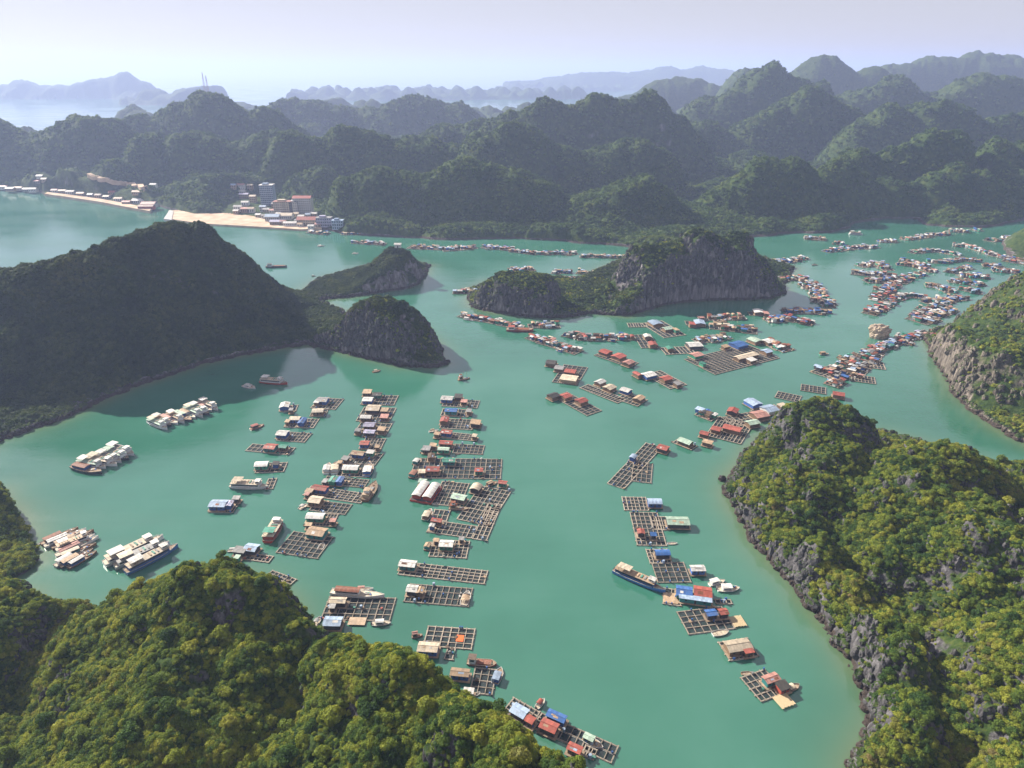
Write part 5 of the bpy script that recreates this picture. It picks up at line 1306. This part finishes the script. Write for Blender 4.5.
o = link(bpy.data.objects.new('far_floating_village', me)); tag(o, 'mass of tiny far floating farms below the distant cliffs', None, None, 'stuff')
print('FARMS', len([o for o in bpy.data.objects if o.name.startswith('floating_farm')]))
# ---------------------------------------------------------------- town, beach, tower
FX, FY, FZ = FAR['X'], FAR['Y'], FAR['Z']
FA = np.arctan2(FX[0], FY[0]); FD = np.hypot(FX[:, 0], FY[:, 0])
def far_z(x, y):
    a = math.atan2(x, y); d = math.hypot(x, y)
    j = int(np.clip(np.searchsorted(FA, a) - 1, 0, len(FA)-2)); i = int(np.clip(np.searchsorted(FD, d) - 1, 0, len(FD)-2))
    u = np.clip((a - FA[j]) / (FA[j+1]-FA[j]), 0, 1); v = np.clip((d - FD[i]) / (FD[i+1]-FD[i]), 0, 1)
    return float(FZ[i, j]*(1-u)*(1-v) + FZ[i, j+1]*u*(1-v) + FZ[i+1, j]*(1-u)*v + FZ[i+1, j+1]*u*v)
def on_far(px, py):
    """where the line of sight through a picture point meets the far land"""
    dx = (px - 512) / F; dy = (384 - py) / F
    t = 850.0
    while t < 9000:
        x, y, z = dx*t, (CP + dy*SP)*t, CAMZ - (SP - dy*CP)*t
        g = max(far_z(x, y), 0.0)
        if z <= g: return Vector((x, y, g))
        t += 4
    return ground(px, py)
M_SAND = NT('sand'); _p = M_SAND.new('ShaderNodeNewGeometry').outputs['Position']
M_SAND = M_SAND.done(M_SAND.bsdf(M_SAND.ramp(M_SAND.noise(.06, 5, .6, _p), [(.3, (.38,.27,.18)), (.7, (.62,.50,.38))]), .95, .1).outputs[0])
def slab(name, pts, z0, z1, mat, reg=None):
    m = MB(); g = [ground(*p) for p in pts]; n = len(g)
    m.add([(p.x, p.y, z0) for p in g] + [(p.x, p.y, z1) for p in g], [(i, (i+1) % n, n+(i+1) % n, n+i) for i in range(n)] + [tuple(range(n, 2*n)), tuple(reversed(range(n)))])
    o = m.build(name, mat); o['kind'] = 'structure'; return o
slab('sand_flat', [(167,220),(169,212),(205,211),(232,213),(262,210),(290,215),(316,222),(322,230),(300,231),(270,229),(235,227),(200,225)], -.5, 2.6, M_SAND)
slab('beach', [(45,196),(70,199.5),(100,204),(125,209),(150,213.5),(152,211),(128,206),(100,201),(70,197),(48,194.3)], -.5, 4.2, M_SAND)
slab('quay', [(164,221),(172,222),(174,213),(170,212)], -.5, 3.4, MR['white'])
# dirt road on the slope
def road(pts, w):
    vs = []; fs = []
    P_ = []
    for k in range(len(pts)-1):
        for s in range(12):
            t = s/12; P_.append(on_far(pts[k][0]*(1-t)+pts[k+1][0]*t, pts[k][1]*(1-t)+pts[k+1][1]*t))
    ZS = [p.z for p in P_]
    for k, p in enumerate(P_):
        q = P_[min(k+1, len(P_)-1)] - P_[max(k-1, 0)]; s = Vector((-q.y, q.x, 0)); s.normalize()
        zc = sum(ZS[max(0,k-3):k+4]) / len(ZS[max(0,k-3):k+4]) + 4.5
        for sg in (-1, 1):
            r_ = p + s * w/2 * sg; vs.append((r_.x, r_.y, zc))
    n0 = len(vs)
    vs += [(x, y, z - 7) for x, y, z in vs]
    for k in range(len(P_)-1):
        a = 2*k; fs += [(a, a+1, a+3, a+2), (a, a+2, a+2+n0, a+n0), (a+1, a+1+n0, a+3+n0, a+3)]
    m = MB(); m.add(vs, fs); o = m.build('dirt_road', M_SAND); o['kind'] = 'structure'
road([(90,176),(93,179),(100,181),(110,184),(122,186),(134,187),(148,190)], 9)

def building(px, py, wpx, hpx, wall, roof, label, kind='f', depth=None, group='buildings of the harbour town', floors=None, name='town_building', rot=0.0, zb=None):
    p = on_far(px, py) if zb is None else ground(px, py, zb)
    z0 = max(p.z, 2.6) if zb is None else zb
    t = p.y / (CP + (384-py)/F*SP); m_ = t / F
    w = wpx * m_; h = hpx * m_ * .98; d = depth or min(w*.7, 14)
    root = empty(name, (p.x, p.y + d/2, z0 - .5), rot); tag(root, label, 'building', group)
    m = MB(); m.box(-w/2, w/2, -d/2, d/2, 0, h+.5); m.build('wall', wall, root)
    r = roof_mb(w, d, kind, min(w, d)*.22, h+.5, .5, .25).build('roof', roof, root)
    if kind == 'f' and h > 8:
        pp = MB(); pp.box(-w*.3, w*.1, -d*.3, d*.3, h+.8, h+3.0); pp.build('stair_tower', wall, root)
    nf = floors or max(1, int(h / 3.2)); fh = h / nf; nw = max(1, int(w / 3.0))
    for k in range(nf):
        for i in range(nw):
            x = -w/2 + w*(i+.5)/nw; wm_ = MB()
            wm_.box(x-.75, x+.75, -d/2-.05, -d/2+.05, .5+fh*k+fh*.3, .5+fh*k+fh*.78)
            wm_.build('window', M_GLASS, root)
        if h > 8:
            bm_ = MB(); bm_.box(-w/2, w/2, -d/2-.9, -d/2-.02, .4+fh*k, .55+fh*k); bm_.build('balcony', MR['white'], root)
    return root
B = building; WH = MR['white']; 
B(268,205.5,13,20,MR['paleblue'],MR['white'],'tallest pale grey hotel tower with white trim behind the harbour town',depth=16)
B(303,214,18,15,MW['white'],MR['red'],'white hotel with red roof at the foot of the cliff',kind='g',depth=14)
B(284,215,19,13,MR['cream'],MR['pink'],'pink roofed cream apartment block between tower and white hotel',depth=14)
B(294,215,8,12,MR['white'],MR['grey'],'narrow white block joined to the left of the white hotel',depth=12)
B(307,226,20,5,MR['cream'],MR['red'],'long low house with the broad red orange roof on the quay',kind='g',depth=16)
B(324,227,15,9,MR['lilac'],MR['grey'],'lilac grey building under the cliff right of the red roof',depth=12)
B(338,231,11,9,MR['paleblue'],MR['paleblue'],'pale blue building at the right end of the town',depth=10)
B(272,221,14,4,MW['white'],MR['paleblue'],'low hall with pale blue roof on the sand flat',kind='g',depth=14)
B(285,220,14,4,MW['white'],MR['cream'],'low hall with cream roof right of the pale blue hall',kind='g',depth=14)
B(276,226,12,3,MW['tan'],MR['lilac'],'lilac roofed shed nearest the water on the sand flat',kind='g',depth=10)
B(290,227,13,3,MW['white'],MR['white'],'long white roofed shed on the quay edge',kind='g',depth=8)
B(283,224.5,6,3,MW['tan'],MR['pink'],'little pink roofed kiosk between the sheds of the sand flat',kind='g',depth=6)
hs = [(233,190,6,4,'paleblue'),(240,191,9,4,'pink'),(250,191,5,5,'cream'),(240,195,11,2,'white'),(244,199,9,4,'lilac'),(245,206,7,3,'white'),(253,203,6,6,'cream'),(238,212,8,5,'grey'),(245,213,8,4,'pink'),(251,213,6,4,'tan'),(236,216,5,3,'white'),(263,212,6,5,'paleblue'),(275,209,6,5,'grey')]
for i, (x, y, w, h, c) in enumerate(hs):
    B(x, y, w, h, MW['white' if i % 2 else 'tan'], MR[c], f'small {NAME.get(c, c)} roofed house, {ORD[i]} from top of the hillside cluster', kind='g', depth=9, group='hillside houses of the town')
hs = [(266,213,6,3,'white'),(272,214,5,3,'pink'),(279,217,6,3,'white'),(296,217,5,3,'cream'),(301,220,6,3,'white'),(308,219,5,4,'paleblue'),(314,218,6,4,'white'),(318,222,5,3,'cream'),(297,224,5,3,'grey'),(318,229,6,3,'pink'),(311,231,6,2.5,'white'),(300,229,5,2.5,'tan'),(258,218,5,2.5,'white'),(264,219,5,2.5,'grey')]
for i, (x, y, w, h, c) in enumerate(hs):
    B(x, y, w, h, MW['white'] if i % 3 else MR['cream'], MR[c], f'low {NAME.get(c, c)} roofed house, {ORD[i]} of those packed around the white hotel', kind='g', depth=8, group='low houses around the white hotel')
# shacks along the beach road
rnd = random.Random(4)
bx_ = [(4,191,7,'pink'),(10,193,8,'white'),(18,192,8,'tan'),(26,193,6,'white'),(33,194,7,'grey'),(38,187,6,'red'),(40,181,6,'white'),(44,183,5,'cream'),(54,193,6,'red'),(62,194,7,'tan'),(70,195,8,'grey'),(80,196,7,'tan'),(90,198,5,'white'),(98,199,6,'brown'),(106,200,6,'cream'),(112,196,6,'red'),(118,202,8,'tan'),(126,205,8,'red')]
for i, (x, y, w, c) in enumerate(bx_):
    B(x, y, w, rnd.uniform(2.2,3.2), MW[rnd.choice(['white','tan','grey'])], MR[c], f'{NAME.get(c, c)} roofed beach house, {ORD[i]} from the left along the far beach', kind='g', depth=9, group='houses along the far beach', name='beach_house')
B(139,199,12,3,MW['tan'],MR['tan'],'tan roofed hall up behind the boatyard',kind='g',depth=10)
B(139,204,14,3,MW['white'],MR['white'],'white roofed boatyard shed at the right end of the beach',kind='g',depth=12)
B(148,208.5,14,3.5,MW['white'],MR['pink'],'pink roofed boatyard shed beside the wooded point',kind='g',depth=14)
B(146,211.5,15,3,MW['red'],MR['rust'],'rust roofed boat hall standing at the water of the boatyard',kind='g',depth=10)
B(153,188,6,3,MW['white'],MR['white'],'lone white house at the end of the dirt road',kind='g',depth=8)
# masts on the hill
for i, (px, top, lab) in enumerate(((204.5, 69, 'taller pale lattice mast on the wooded hilltop'), (207.5, 73, 'shorter lattice mast standing right of the taller one'))):
    q = at_dist(px, 88, 1700); zb = far_z(q.x, 1700) - 2; tp = at_dist(px, top, 1700); tp.z = max(min(tp.z, zb + 44 - 8*i), zb + 20)
    root = empty('lattice_mast', (q.x, 1700, zb)); tag(root, lab, 'mast', 'radio masts')
    Hm = tp.z - zb; m = MB(); n = 9
    for s in range(4):
        sx, sy = ((-1,-1),(1,-1),(1,1),(-1,1))[s]; ex, ey = ((1,-1),(1,1),(-1,1),(-1,-1))[s]
        m.bar((sx*2.0, sy*2.0, 0), (sx*.3, sy*.3, Hm), .24, .24)
        for k in range(n):
            f0 = 2.0 - 1.65*k/n; f1 = 2.0 - 1.65*(k+1)/n
            m.bar((sx*f0, sy*f0, Hm*k/n), (ex*f1, ey*f1, Hm*(k+1)/n), .14, .14)
    m.build('lattice', MR['pink'], root)
    dm = MB()
    for z in (.7, .82): dm.cyl(.8, -.8, Hm*z, Hm*z+2.0, .9, 8)
    dm.build('dish', MR['white'], root)
# hut on the fin islet
q = at_dist(398, 246, 737); root = empty('hilltop_pavilion', (q.x, q.y, q.z - 1.5)); tag(root, 'small white roofed pavilion on top of the fin shaped islet', 'pavilion')
m = MB(); m.box(-3.2,3.2,-2.4,2.4,0,3.4); m.build('wall', MW['white'], root); roof_mb(6.4,4.8,'g',1.3,3.4,.8,.2).build('roof', MR['white'], root)
m = MB(); m.box(-.6,.6,-2.47,-2.38,0,2.2); m.build('door', MW['dark'], root)
# rock in the channel
M_TANR = mat_wood('tan_rock', (.22,.17,.12), (.55,.45,.35), .35)
def rock(px, py, wpx, hpx, label, mat, seed, flare=.25):
    p = ground(px, py); mx, my = scale_at(px, py); r = wpx/2*mx; hgt = hpx*mx
    v, f = ico(4); v = v.copy()
    n = (fbm(v[:,0]*2+seed, v[:,1]*2+v[:,2]*3, seed, 4)-.5) + .35*(fbm(v[:,0]*6, v[:,2]*7+v[:,1]*5, seed+3, 3)-.5)
    v = v * (1 + .5*n)[:, None]; zc = v[:,2]
    v[:,0] *= r*(1+flare*np.clip(zc,0,1)); v[:,1] *= r*.75*(1+flare*np.clip(zc,0,1)); v[:,2] = np.clip(zc+.55, -.2, 9)*hgt/1.6
    me = np_mesh('rock', v, f, [mat], False); o = link(bpy.data.objects.new('rock', me)); o.location = (p.x, p.y, -.3)
    tag(o, label, 'rock', 'rocks in the water'); return o
rock(878, 337, 20, 14, 'tan mushroom shaped rock standing at the bend of the channel chain', M_TANR, 3)
rock(448, 362, 5, 3, 'small dark rock off the tip of the rounded islet', M_MID, 5, 0)
rock(722, 480, 8, 6, 'boulder at the foot of the near right cliff', M_NEAR, 7, 0)
rng = np.random.default_rng(3)
# ---------------------------------------------------------------- light, air, camera
SUN_AZ = math.radians(-53.0)     # from +Y towards +X
SUN_EL = math.radians(32.5)
world = bpy.data.worlds.new('World'); SC.world = world; world.use_nodes = True
wn = world.node_tree.nodes; wn.clear()
sky = wn.new('ShaderNodeTexSky'); sky.sky_type = 'NISHITA'; sky.sun_disc = False
sky.sun_elevation = SUN_EL; sky.sun_rotation = SUN_AZ
sky.altitude = 0; sky.air_density = 1.0; sky.dust_density = .25; sky.ozone_density = 2.0
bg = wn.new('ShaderNodeBackground'); bg.inputs[1].default_value = SKY_STRENGTH if 'SKY_STRENGTH' in globals() else .050
wo = wn.new('ShaderNodeOutputWorld')
tint = wn.new('ShaderNodeMix'); tint.data_type = 'RGBA'; tint.blend_type = 'MULTIPLY'; tint.inputs[0].default_value = 1.0
tint.inputs[7].default_value = (.98, .91, .98, 1)
world.node_tree.links.new(sky.outputs[0], tint.inputs[6]); veil = wn.new('ShaderNodeMix'); veil.data_type = 'RGBA'; veil.inputs[0].default_value = .7
veil.inputs[7].default_value = (6.1, 5.6, 5.6, 1)
world.node_tree.links.new(tint.outputs[2], veil.inputs[6]); world.node_tree.links.new(veil.outputs[2], bg.inputs[0]); world.node_tree.links.new(bg.outputs[0], wo.inputs[0])
sl = bpy.data.lights.new('sun', 'SUN'); sl.energy = 5.0; sl.angle = math.radians(.53); sl.color = (1.0, .92, .80)
so = bpy.data.objects.new('sun', sl); COL.objects.link(so)
sd = Vector((math.sin(SUN_AZ) * math.cos(SUN_EL), math.cos(SUN_AZ) * math.cos(SUN_EL), math.sin(SUN_EL)))
so.rotation_euler = sd.to_track_quat('Z', 'Y').to_euler(); so.location = (-300, 300, 400)

hz = MB(); HS = 43000.0
hz.box(-HS, HS, -HS, HS, -6.0, 430.0)
ht = bpy.data.materials.new('air'); ht.use_nodes = True
hn = ht.node_tree.nodes; hn.clear()
pv = hn.new('ShaderNodeVolumePrincipled')
pv.inputs['Color'].default_value = HAZE_COL if 'HAZE_COL' in globals() else (.50, .60, .97, 1)
pv.inputs['Density'].default_value = .000125; pv.inputs['Anisotropy'].default_value = .2
ho = hn.new('ShaderNodeOutputMaterial'); ht.node_tree.links.new(pv.outputs[0], ho.inputs['Volume'])
haze = hz.build('haze', ht); tag(haze, 'thin blue haze over the whole bay', None, None, 'stuff')

cd = bpy.data.cameras.new('camera'); cam = bpy.data.objects.new('camera', cd); COL.objects.link(cam)
cd.sensor_width = 36; cd.lens = 36 * F / W; cd.clip_start = 1; cd.clip_end = 120000
cam.location = (0, 0, CAMZ); cam.rotation_euler = (math.radians(90) - PITCH, 0, 0)
SC.camera = cam
SC.render.engine = 'CYCLES'
SC.cycles.use_denoising = True
SC.cycles.max_bounces = 6; SC.cycles.diffuse_bounces = 2; SC.cycles.glossy_bounces = 2
SC.cycles.volume_bounces = 1; SC.cycles.transparent_max_bounces = 8; SC.cycles.transmission_bounces = 2
SC.view_settings.view_transform = 'Standard'; SC.view_settings.look = 'None'
SC.view_settings.exposure = 1.2; SC.view_settings.gamma = 1.0
